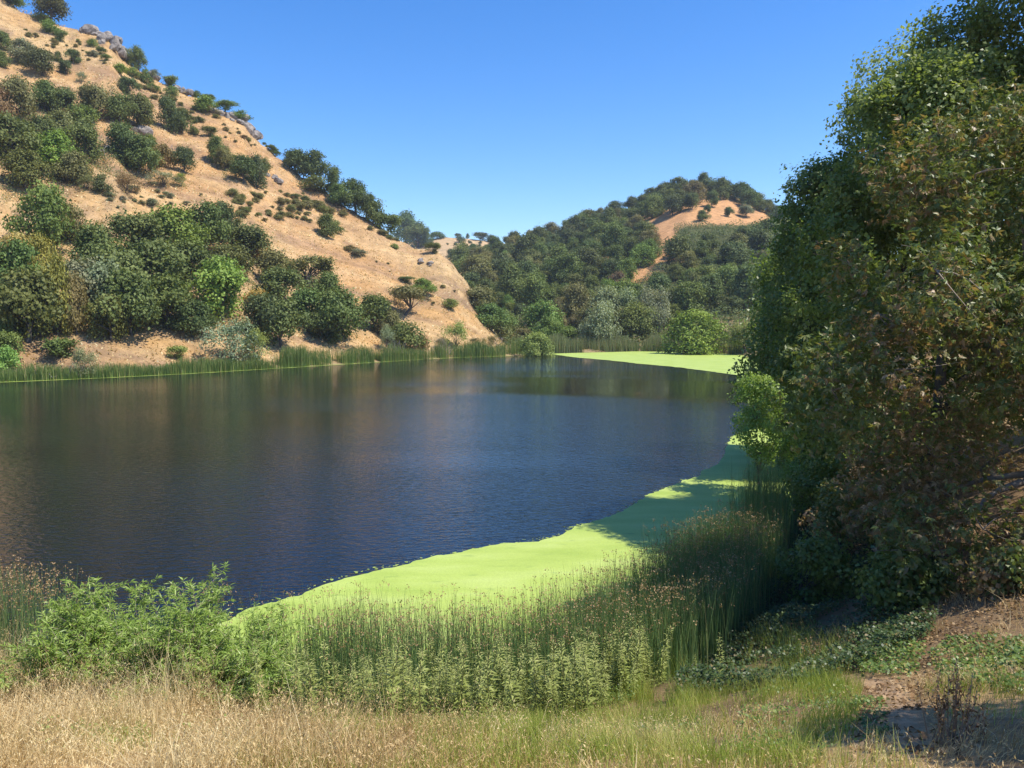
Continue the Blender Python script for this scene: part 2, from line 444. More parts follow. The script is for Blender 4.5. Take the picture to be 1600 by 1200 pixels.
# ------------------------------------------------------------------ water
def water_mat():
    m, nt, nd, lk = new_mat('lake_water')
    tc = nd.new('ShaderNodeTexCoord')
    mp = N(nd, 'ShaderNodeMapping'); mp.inputs['Rotation'].default_value = (0, 0, R(-28)); mp.inputs['Scale'].default_value = (1.0, 2.3, 1)
    n1 = N(nd, 'ShaderNodeTexNoise'); n1.inputs['Scale'].default_value = 2.0; n1.inputs['Detail'].default_value = 3.5; n1.inputs['Roughness'].default_value = 0.5; n1.inputs['Distortion'].default_value = 0.4
    mp2 = N(nd, 'ShaderNodeMapping'); mp2.inputs['Rotation'].default_value = (0, 0, R(18)); mp2.inputs['Scale'].default_value = (1.0, 1.8, 1)
    n2 = N(nd, 'ShaderNodeTexNoise'); n2.inputs['Scale'].default_value = 3.6; n2.inputs['Detail'].default_value = 2
    ad = N(nd, 'ShaderNodeMath', operation='MULTIPLY_ADD'); ad.inputs[1].default_value = 0.35
    # calmer and rougher lanes
    mp3 = N(nd, 'ShaderNodeMapping'); mp3.inputs['Scale'].default_value = (0.012, 0.045, 1)
    n3 = N(nd, 'ShaderNodeTexNoise'); n3.inputs['Scale'].default_value = 1.0; n3.inputs['Detail'].default_value = 3
    mr = N(nd, 'ShaderNodeMapRange'); mr.inputs['From Min'].default_value = 0.36; mr.inputs['From Max'].default_value = 0.6; mr.inputs['To Min'].default_value = 0.45; mr.inputs['To Max'].default_value = 1.0
    sx = nd.new('ShaderNodeSeparateXYZ')
    # a sheltered calm lane across the lake
    sb = N(nd, 'ShaderNodeMath', operation='MULTIPLY_ADD'); sb.inputs[1].default_value = 0.30; sb.inputs[2].default_value = 0.0
    sy = N(nd, 'ShaderNodeMath', operation='ADD')
    c1 = N(nd, 'ShaderNodeMapRange', interpolation_type='SMOOTHSTEP'); c1.inputs['From Min'].default_value = 82; c1.inputs['From Max'].default_value = 96
    c2 = N(nd, 'ShaderNodeMapRange', interpolation_type='SMOOTHSTEP'); c2.inputs['From Min'].default_value = 122; c2.inputs['From Max'].default_value = 114
    c3 = N(nd, 'ShaderNodeMapRange', interpolation_type='SMOOTHSTEP'); c3.inputs['From Min'].default_value = -14; c3.inputs['From Max'].default_value = 6
    mm = N(nd, 'ShaderNodeMath', operation='MULTIPLY'); mm2 = N(nd, 'ShaderNodeMath', operation='MULTIPLY')
    inv = N(nd, 'ShaderNodeMath', operation='MULTIPLY_ADD'); inv.inputs[1].default_value = -0.8; inv.inputs[2].default_value = 1.0
    st = N(nd, 'ShaderNodeMath', operation='MULTIPLY')
    st2 = N(nd, 'ShaderNodeMath', operation='MULTIPLY'); st2.inputs[1].default_value = 0.29
    bp = N(nd, 'ShaderNodeBump'); bp.inputs['Distance'].default_value = 0.16
    bs = N(nd, 'ShaderNodeBsdfPrincipled')
    bs.inputs['Base Color'].default_value = (0.007, 0.010, 0.013, 1)
    bs.inputs['Roughness'].default_value = 0.02
    bs.inputs['IOR'].default_value = 1.33
    out = nd.new('ShaderNodeOutputMaterial')
    o = tc.outputs['Object']
    lk.new(o, mp.inputs[0]); lk.new(mp.outputs[0], n1.inputs['Vector']); lk.new(o, mp2.inputs[0]); lk.new(mp2.outputs[0], n2.inputs['Vector'])
    lk.new(n2.outputs['Fac'], ad.inputs[0]); lk.new(n1.outputs['Fac'], ad.inputs[2])
    lk.new(o, mp3.inputs[0]); lk.new(mp3.outputs[0], n3.inputs['Vector']); lk.new(n3.outputs['Fac'], mr.inputs['Value'])
    lk.new(o, sx.inputs[0])
    lk.new(sx.outputs['X'], sb.inputs[0]); lk.new(sx.outputs['Y'], sy.inputs[0]); lk.new(sb.outputs[0], sy.inputs[1])
    lk.new(sy.outputs[0], c1.inputs['Value']); lk.new(sy.outputs[0], c2.inputs['Value']); lk.new(sx.outputs['X'], c3.inputs['Value'])
    lk.new(c1.outputs[0], mm.inputs[0]); lk.new(c2.outputs[0], mm.inputs[1]); lk.new(mm.outputs[0], mm2.inputs[0]); lk.new(c3.outputs[0], mm2.inputs[1])
    lk.new(mm2.outputs[0], inv.inputs[0]); lk.new(inv.outputs[0], st.inputs[0]); lk.new(mr.outputs[0], st.inputs[1])
    lk.new(st.outputs[0], st2.inputs[0]); lk.new(st2.outputs[0], bp.inputs['Strength'])
    lk.new(ad.outputs[0], bp.inputs['Height']); lk.new(bp.outputs[0], bs.inputs['Normal'])
    lk.new(bs.outputs[0], out.inputs['Surface'])
    return m

def flat_poly(name, P, z, mat):
    import bmesh
    bm = bmesh.new()
    vs = [bm.verts.new((p[0], p[1], z)) for p in P]
    f = bm.faces.new(vs)
    if f.normal.z < 0: f.normal_flip()
    bmesh.ops.triangulate(bm, faces=[f])
    bm.normal_update()
    for f in bm.faces:
        if f.normal.z < 0: f.normal_flip()
    me = bpy.data.meshes.new(name); bm.to_mesh(me); bm.free()
    me.materials.append(mat)
    return link(name, me)

def grow(P, d):
    P = np.asarray(P); n = len(P); out = []
    area = 0.5 * sum(P[i][0] * P[(i + 1) % n][1] - P[(i + 1) % n][0] * P[i][1] for i in range(n))
    s = 1 if area > 0 else -1
    for i in range(n):
        t = P[(i + 1) % n] - P[i - 1]; t = t / np.linalg.norm(t)
        out.append(P[i] + s * d * np.array([t[1], -t[0]]))
    return np.array(out)
tag(flat_poly('lake', grow(LAKE, 0.6), 0.0, water_mat()), kind='structure')

# ------------------------------------------------------------------ duckweed
def duckweed_mat():
    m, nt, nd, lk = new_mat('duckweed')
    tc = nd.new('ShaderNodeTexCoord')
    mp = N(nd, 'ShaderNodeMapping'); mp.inputs['Scale'].default_value = (0.35, 1.0, 1); mp.inputs['Rotation'].default_value = (0, 0, R(-12))
    n1 = N(nd, 'ShaderNodeTexNoise'); n1.inputs['Scale'].default_value = 0.7; n1.inputs['Detail'].default_value = 5
    n2 = N(nd, 'ShaderNodeTexNoise'); n2.inputs['Scale'].default_value = 22; n2.inputs['Detail'].default_value = 3
    r1 = ramp(nd, [(0.3, (0.31, 0.405, 0.065)), (0.5, (0.385, 0.475, 0.095)), (0.72, (0.45, 0.53, 0.145))])
    r2 = ramp(nd, [(0.2, (0.8, 0.8, 0.8)), (0.8, (1.12, 1.12, 1.12))])
    n4 = N(nd, 'ShaderNodeTexNoise'); n4.inputs['Scale'].default_value = 2.4; n4.inputs['Detail'].default_value = 4
    r4 = ramp(nd, [(0.62, (0, 0, 0)), (0.74, (0.45, 0.45, 0.45))])
    mx = N(nd, 'ShaderNodeMix', data_type='RGBA', blend_type='MULTIPLY'); mx.inputs[0].default_value = 1
    mx2 = N(nd, 'ShaderNodeMix', data_type='RGBA'); mx2.inputs[7].default_value = (0.12, 0.2, 0.05, 1)
    bp = N(nd, 'ShaderNodeBump'); bp.inputs['Strength'].default_value = 0.4; bp.inputs['Distance'].default_value = 0.01
    bs = N(nd, 'ShaderNodeBsdfPrincipled'); bs.inputs['Roughness'].default_value = 0.6; bs.inputs['Specular IOR Level'].default_value = 0.3
    out = nd.new('ShaderNodeOutputMaterial')
    o = tc.outputs['Object']
    lk.new(o, mp.inputs[0]); lk.new(mp.outputs[0], n1.inputs['Vector']); lk.new(o, n2.inputs['Vector']); lk.new(mp.outputs[0], n4.inputs['Vector'])
    lk.new(n1.outputs['Fac'], r1.inputs[0]); lk.new(n2.outputs['Fac'], r2.inputs[0]); lk.new(n4.outputs['Fac'], r4.inputs[0])
    lk.new(r1.outputs[0], mx.inputs[6]); lk.new(r2.outputs[0], mx.inputs[7])
    lk.new(mx.outputs[2], mx2.inputs[6]); lk.new(r4.outputs[0], mx2.inputs[0])
    lk.new(mx2.outputs[2], bs.inputs['Base Color']); lk.new(n2.outputs['Fac'], bp.inputs['Height']); lk.new(bp.outputs[0], bs.inputs['Normal'])
    lk.new(bs.outputs[0], out.inputs['Surface'])
    return m
M_duck = duckweed_mat()

def ragged(P, step, amp, seed):
    """subdivide an open line and fray it"""
    out = []
    k = 0
    for i in range(len(P) - 1):
        a, b = np.array(P[i], float), np.array(P[i + 1], float)
        L = np.linalg.norm(b - a); n = max(1, int(L / step))
        t = (b - a) / L; nn = np.array([-t[1], t[0]])
        for j in range(n):
            p = a + (b - a) * j / n
            s = p[0] + p[1]
            w = fbm(np.array([s / 2.2]), np.array([(p[0] - p[1]) / 2.2]), seed, 3)[0] * amp + fbm(np.array([s / .35]), np.array([(p[0] - p[1]) / .35]), seed + 9, 2)[0] * amp * 0.35
            out.append(p + nn * w); k += 1
    out.append(np.array(P[-1], float))
    return out

def smooth_line(P, n=6):
    P = np.array(P, float); out = []
    Q = np.vstack([2 * P[0] - P[1], P, 2 * P[-1] - P[-2]])
    for i in range(1, len(Q) - 2):
        for t in np.linspace(0, 1, n, endpoint=False):
            a, b, c, d = Q[i - 1], Q[i], Q[i + 1], Q[i + 2]
            out.append(0.5 * (2 * b + (c - a) * t + (2 * a - 5 * b + 4 * c - d) * t * t + (3 * b - a - 3 * c + d) * t ** 3))
    out.append(P[-1])
    return np.array(out)

near_edge = [on_water(u, v) for u, v in [(255, 1004), (310, 984), (366, 962), (430, 941), (500, 914), (560, 896), (640, 880), (700, 866.5), (780, 852), (860, 840), (900, 823),
                                         (950, 807), (1020, 770), (1080, 746), (1131, 716), (1137, 698), (1146, 681), (1182, 668), (1200, 655), (1203, 640), (1195, 612), (1190, 604)]]
back = [tuple(p) for p in LAKE[13:25]]
near_mat_poly = ragged(smooth_line(near_edge, 5), 0.12, 0.3, 7) + [np.array((33.8, 104.0))] + [np.array(p) for p in grow(LAKE, 0.3)[13:25]] + [np.array((-7.9, 17.4))]
tag(flat_poly('duckweed', near_mat_poly, 0.015, M_duck), 'bright yellow-green duckweed mat floating along the near right shore', 'duckweed', kind='stuff')
def duck_specks(edge, n, reach, label):
    """loose rafts of duckweed adrift off the edge of the mat"""
    r = np.random.default_rng(n); E = smooth_line(edge, 6); t = nrm(np.gradient(E, axis=0)); nn = np.stack([-t[:, 1], t[:, 0]], 1)
    Vs, Qs = [], []
    for i in range(n):
        k = int(r.integers(8, len(E) - 4)); c = E[k] + nn[k] * reach * r.random() ** 2.2 + t[k] * r.normal() * .4; a = 0.010 + 0.045 * r.random() ** 3
        an = np.linspace(0, 2 * math.pi, 8, endpoint=False); rd = a * r.uniform(.6, 1.3, 8)
        b = len(Vs) * 8
        Vs.append(np.column_stack([c[0] + np.cos(an) * rd * 1.6, c[1] + np.sin(an) * rd, np.full(8, 0.012)]))
        Qs += [(b, b + 1, b + 2, b + 3), (b, b + 3, b + 4, b + 7), (b + 4, b + 5, b + 6, b + 7)]
    tag(link('duckweed', mesh_np('duckweed_rafts', np.concatenate(Vs), Qs, [M_duck])), label, 'duckweed', kind='stuff')
duck_specks(near_edge, 420, 0.3, 'small loose rafts of duckweed drifting off the near mat')
far_edge = [on_water(u, v) for u, v in [(856, 552.6), (880, 556), (900, 558.5), (950, 563), (1000, 568.5), (1050, 573), (1100, 579), (1150, 586), (1188, 589), (1204, 585)]]
far_poly = ragged(smooth_line(far_edge, 4), 1.0, 0.5, 17) + [np.array(p) for p in grow(LAKE, 0.4)[12:8:-1]]
tag(flat_poly('duckweed', far_poly, 0.015, M_duck), 'bright green duckweed mat floating at the far end of the lake', 'duckweed', kind='stuff')
ls = smooth_line([on_water(u, v) for u, v in [(-60, 600.5)] + shore_far[:8]], 6)
off_in = []
for i in range(len(ls)):
    t = ls[min(i + 1, len(ls) - 1)] - ls[max(i - 1, 0)]; t = t / np.linalg.norm(t)
    w = 0.5 + 1.1 * max(0, fbm(np.array([i / 4.0]), np.array([0.0]), 5, 3)[0] + 0.25)
    off_in.append(ls[i] + np.array([t[1], -t[0]]) * w)
strip = [p for p in ragged(off_in, 0.6, 0.25, 23)] + [p + np.array([-0.3, 0.3]) for p in ls[::-1]]
tag(flat_poly('duckweed', strip, 0.012, M_duck), 'thin lime line of duckweed along the reeds under the dry hillside', 'duckweed', kind='stuff')

# ------------------------------------------------------------------ foliage builders
def leaf_quads(P, Nn, L, W, tint, T=None, fold=0.12, r=rng):
    """diamond leaves: base at P, pointing along T, facing Nn"""
    n = len(P)
    Nn = nrm(Nn)
    if T is None:
        T = r.normal(size=(n, 3))
    T = nrm(T - (T * Nn).sum(1, keepdims=True) * Nn)
    B = np.cross(Nn, T)
    L = np.broadcast_to(L, (n,))[:, None]; W = np.broadcast_to(W, (n,))[:, None]
    v = np.empty((n, 4, 3), np.float32)
    v[:, 0] = P
    v[:, 1] = P + T * L * 0.45 + B * W * 0.5 + Nn * L * fold
    v[:, 2] = P + T * L - Nn * L * fold * 0.5
    v[:, 3] = P + T * L * 0.45 - B * W * 0.5 + Nn * L * fold
    q = np.arange(4 * n, dtype=np.int32).reshape(n, 4)
    return v.reshape(-1, 3), q, np.repeat(tint, 4)

def join(parts):
    Vs, Qs, Ts, off = [], [], [], 0
    for V, Q, T in parts:
        Vs.append(V); Qs.append(Q + off); Ts.append(T); off += len(V)
    return np.concatenate(Vs), np.concatenate(Qs), np.concatenate(Ts)

def tube(path, rad, sides=5):
    path = np.asarray(path, float); k = len(path)
    t = np.gradient(path, axis=0); t = nrm(t)
    ref = np.array([0.3, 0.9, 0.31]); ref = ref / np.linalg.norm(ref)
    b = nrm(np.cross(t, ref)); c = np.cross(t, b)
    an = np.linspace(0, 2 * math.pi, sides, endpoint=False)
    rad = np.asarray(rad, float)[:, None, None]
    V = path[:, None] + rad * (np.cos(an)[None, :, None] * b[:, None] + np.sin(an)[None, :, None] * c[:, None])
    i = np.arange(k - 1)[:, None]; j = np.arange(sides)[None]; j2 = (j + 1) % sides
    Q = np.stack([i * sides + j, i * sides + j2, (i + 1) * sides + j2, (i + 1) * sides + j], -1).reshape(-1, 4)
    return V.reshape(-1, 3), Q, np.full(k * sides, 0.5)

def curve(a, b, n, bend, r=rng, up=0.0):
    a = np.asarray(a, float); b = np.asarray(b, float)
    t = np.linspace(0, 1, n)[:, None]
    m = (a + b) / 2 + r.normal(size=3) * bend * np.linalg.norm(b - a) + np.array([0, 0, up * np.linalg.norm(b - a)])
    return (1 - t) ** 2 * a + 2 * t * (1 - t) * m + t * t * b

def crown(r, clumps, per, leafL, leafW, up=0.35, flat=0.8, droop=False, spray=(0.14, 0.4), spr=4):
    """clumps: list of (centre, radius); leaves gather near each clump's skin"""
    cs = np.array([c for c, _ in clumps]); rs = np.array([q for _, q in clumps])
    mid = cs.mean(0)
    wts = rs ** 2 / (rs ** 2).sum()
    idx = r.choice(len(clumps), size=per, p=wts)
    k = max(1, int(spr)); ns = per // k
    idx = idx[:ns]
    d = randdir(ns, r)
    d[:, 2] = np.where((d[:, 2] < -0.25) & (r.random(ns) < 0.6), -d[:, 2], d[:, 2])
    rad = rs[idx] * (0.45 + 0.60 * r.random(ns) ** 0.6)
    off = d * rad[:, None]; off[:, 2] *= flat
    # break the outline: sprays that stick out
    sp = r.random(ns) < spray[0]
    off[sp] *= (1 + spray[1] * r.random(sp.sum()))[:, None]
    P = cs[idx] + off
    N0 = nrm(0.75 * d + 0.25 * nrm(cs[idx] - mid + 1e-6) + np.array([0, 0, up]) + 0.45 * r.normal(size=(ns, 3)))
    P = np.repeat(P, k, 0) + r.normal(size=(ns * k, 3)) * leafL * 0.95
    per = ns * k; idx = np.repeat(idx, k)
    Nn = nrm(np.repeat(N0, k, 0) + 0.35 * r.normal(size=(per, 3)))
    ct = r.random(len(clumps))
    tint = np.clip(0.45 * ct[idx] + 0.25 * np.repeat(r.random(ns), k) + 0.30 * r.random(per), 0, 1)
    s = 0.7 + 0.6 * r.random(per)
    T = None
    if droop:
        T = np.stack([r.normal(size=per) * .8, r.normal(size=per) * .8, -0.75 * np.ones(per)], 1)
    return leaf_quads(P, Nn, leafL * s, leafW * s, tint, T, r=r)

def dome_clumps(r, n, rx, ry, z0, z1, cr, lean=0.0):
    """clump centres filling an uneven dome from z0 to z1"""
    out = []
    lob = r.random(8) * 0.6 + 0.62; st = r.uniform(0.85, 1.12)
    for i in range(n):
        an = r.random() * 2 * math.pi
        h = r.random() ** 0.8
        prof = math.sqrt(max(0.02, 1 - (h * 0.98) ** 2.2)) * (0.62 + 0.38 * min(1, h / 0.25))
        k = int(an / (2 * math.pi) * 8) % 8
        q = r.random() ** 0.42 * prof * lob[k]
        c = np.array([math.cos(an) * q * rx * st + lean * h, math.sin(an) * q * ry / st, z0 + h * (z1 - z0)])
        out.append((c, cr * (0.65 + 0.7 * r.random())))
    return out

def limbs(r, clumps, base_r, fork_z, n_limb=6, sides=5, trunk_lean=0.3):
    parts = []
    top = np.array([r.normal() * trunk_lean, r.normal() * trunk_lean, fork_z])
    pth = curve((0, 0, -0.6), top, 5, 0.06, r)
    parts.append(tube(pth, np.linspace(base_r * 1.25, base_r * 0.8, 5), sides + 1))
    order = r.permutation(len(clumps))[:n_limb]
    for k in order:
        c = clumps[k][0]
        parts.append(tube(curve(top - np.array([0, 0, 0.1]), c, 6, 0.10, r, 0.08), np.linspace(base_r * 0.55, base_r * 0.1, 6), sides))
    return join(parts)

def tree_meshes(kind, seed):
    r = np.random.default_rng(seed)
    if kind == 'oak':        # about 10 m wide and 8 m tall
        cl = dome_clumps(r, 32, 4.4, 4.4, 1.2, 7.0, 1.35)
        lv = crown(r, cl, 5200, 0.46, 0.36); tk = limbs(r, cl, 0.30, 1.6, 8)
    elif kind == 'umbrella': # flat-topped, bare below
        cl = dome_clumps(r, 20, 4.3, 4.3, 4.4, 7.4, 1.1)
        lv = crown(r, cl, 3200, 0.44, 0.34); tk = limbs(r, cl, 0.3, 2.0, 11, trunk_lean=0.6)
    elif kind == 'tall':     # rounded and upright
        cl = dome_clumps(r, 32, 4.4, 4.4, 0.7, 7.3, 1.3)
        lv = crown(r, cl, 5000, 0.44, 0.34); tk = limbs(r, cl, 0.28, 2.4, 6)
    elif kind == 'willow':
        cl = dome_clumps(r, 30, 4.2, 4.2, 0.7, 7.4, 1.15)
        lv = crown(r, cl, 6000, 0.50, 0.20, droop=True); tk = limbs(r, cl, 0.25, 1.4, 8)
    elif kind == 'bush':
        cl = dome_clumps(r, 16, 4.2, 4.2, 0.2, 6.6, 1.7)
        lv = crown(r, cl, 2400, 0.62, 0.46); tk = limbs(r, cl, 0.16, 0.6, 6)
    elif kind == 'scrub':    # feathery, twigs show
        cl = dome_clumps(r, 26, 4.3, 4.3, 0.4, 7.0, 1.0)
        lv = crown(r, cl, 2600, 0.44, 0.17, up=0.1); tk = limbs(r, cl, 0.12, 0.5, 22, 4)
    tm = mesh_np(kind + '_trunk', tk[0], tk[1], [M_bark], {'tint': tk[2]}, smooth=True)
    cm = mesh_np(kind + '_crown', lv[0], lv[1], [M_far_leaf], {'tint': lv[2]})
    return tm, cm

def bare_meshes(seed, depth=5, spread=0.55):
    """leafless tree, 8 m tall, its trunk and its branches"""
    r = np.random.default_rng(seed)
    trunk, br = [], []
    def grow_(p, d, L, rad, k):
        q = p + d * L
        (trunk if k == 0 else br).append(tube(curve(p, q, 4, 0.08, r), np.linspace(rad, rad * 0.6, 4), 5 if k < 2 else 3))
        if k >= depth: return
        for _ in range(3 if k < 4 else 2):
            nd = nrm((d + r.normal(size=3) * spread + np.array([0, 0, 0.12]))[None])[0]
            grow_(q - d * L * 0.25 * r.random(), nd, L * (0.62 + 0.2 * r.random()), rad * 0.58, k + 1)
    grow_(np.array([0, 0, -0.3]), np.array([0.05, 0, 1.0]), 2.2, 0.22, 0)
    a, b = join(trunk), join(br)
    return mesh_np('bare_trunk', a[0], a[1], [M_dead], smooth=True), mesh_np('bare_branches', b[0], b[1], [M_dead])

PROTO = {k: [tree_meshes(k, 100 * i + 7 * j + 3) for j in range(n)] for i, (k, n) in enumerate([('oak', 5), ('umbrella', 2), ('tall', 4), ('willow', 3), ('bush', 4), ('scrub', 3)])}
PROTO['bare'] = [bare_meshes(s) for s in (3, 8)]
NAMES = {'oak': 'oak_tree', 'umbrella': 'oak_tree', 'tall': 'oak_tree', 'willow': 'willow_tree', 'bush': 'shrub', 'scrub': 'scrub_bush', 'bare': 'bare_tree'}
CATS = {'oak': 'tree', 'umbrella': 'tree', 'tall': 'tree', 'willow': 'tree', 'bush': 'shrub', 'scrub': 'shrub', 'bare': 'tree'}
PAL = {'D': (0.130, 0.163, 0.044), 'E': (0.103, 0.134, 0.042), 'M': (0.165, 0.215, 0.050), 'B': (0.20, 0.27, 0.050), 'Y': (0.28, 0.29, 0.058), 'G': (0.48, 0.34, 0.10),
       'O': (0.27, 0.18, 0.080), 'N': (0.22, 0.19, 0.065), 'S': (0.26, 0.30, 0.160), 'W': (0.205, 0.22, 0.120), 'K': (0.195, 0.187, 0.066), 'R': (0.22, 0.19, 0.15), 'L': (0.26, 0.32, 0.085)}
trng = np.random.default_rng(77)

def plant_tree(kind, col, x, y, z, w, h, label, group=None, name=None):
    ms = PROTO[kind][int(trng.integers(len(PROTO[kind])))]
    root = bpy.data.objects.new(name or NAMES[kind], None)
    root.empty_display_size = 0.5
    COL.objects.link(root)
    root.location = (x, y, z)
    root.rotation_euler = (0, 0, trng.random() * 6.283)
    s = w / 9.2
    root.scale = (s, s, h / 7.9)
    tag(root, label, CATS[kind], group)
    t = link('trunk', ms[0], root)
    c = link('branches' if kind == 'bare' else 'crown', ms[1], root)
    if col:
        v = trng.normal(size=3) * 0.06 + 1
        p = PAL[col]
        c.color = (p[0] * v[0], p[1] * v[1], p[2] * v[2], 1)
    return root

def plant_px(u, v, w, h, kind, col, label, group=None, name=None):
    x, y, z = hit(u, v)
    k = math.hypot(1, (u - 800) / F) * 0 + y / F
    return plant_tree(kind, col, x, y, z - 0.1, w * k * 1.05, h * k * 1.05, label, group, name)

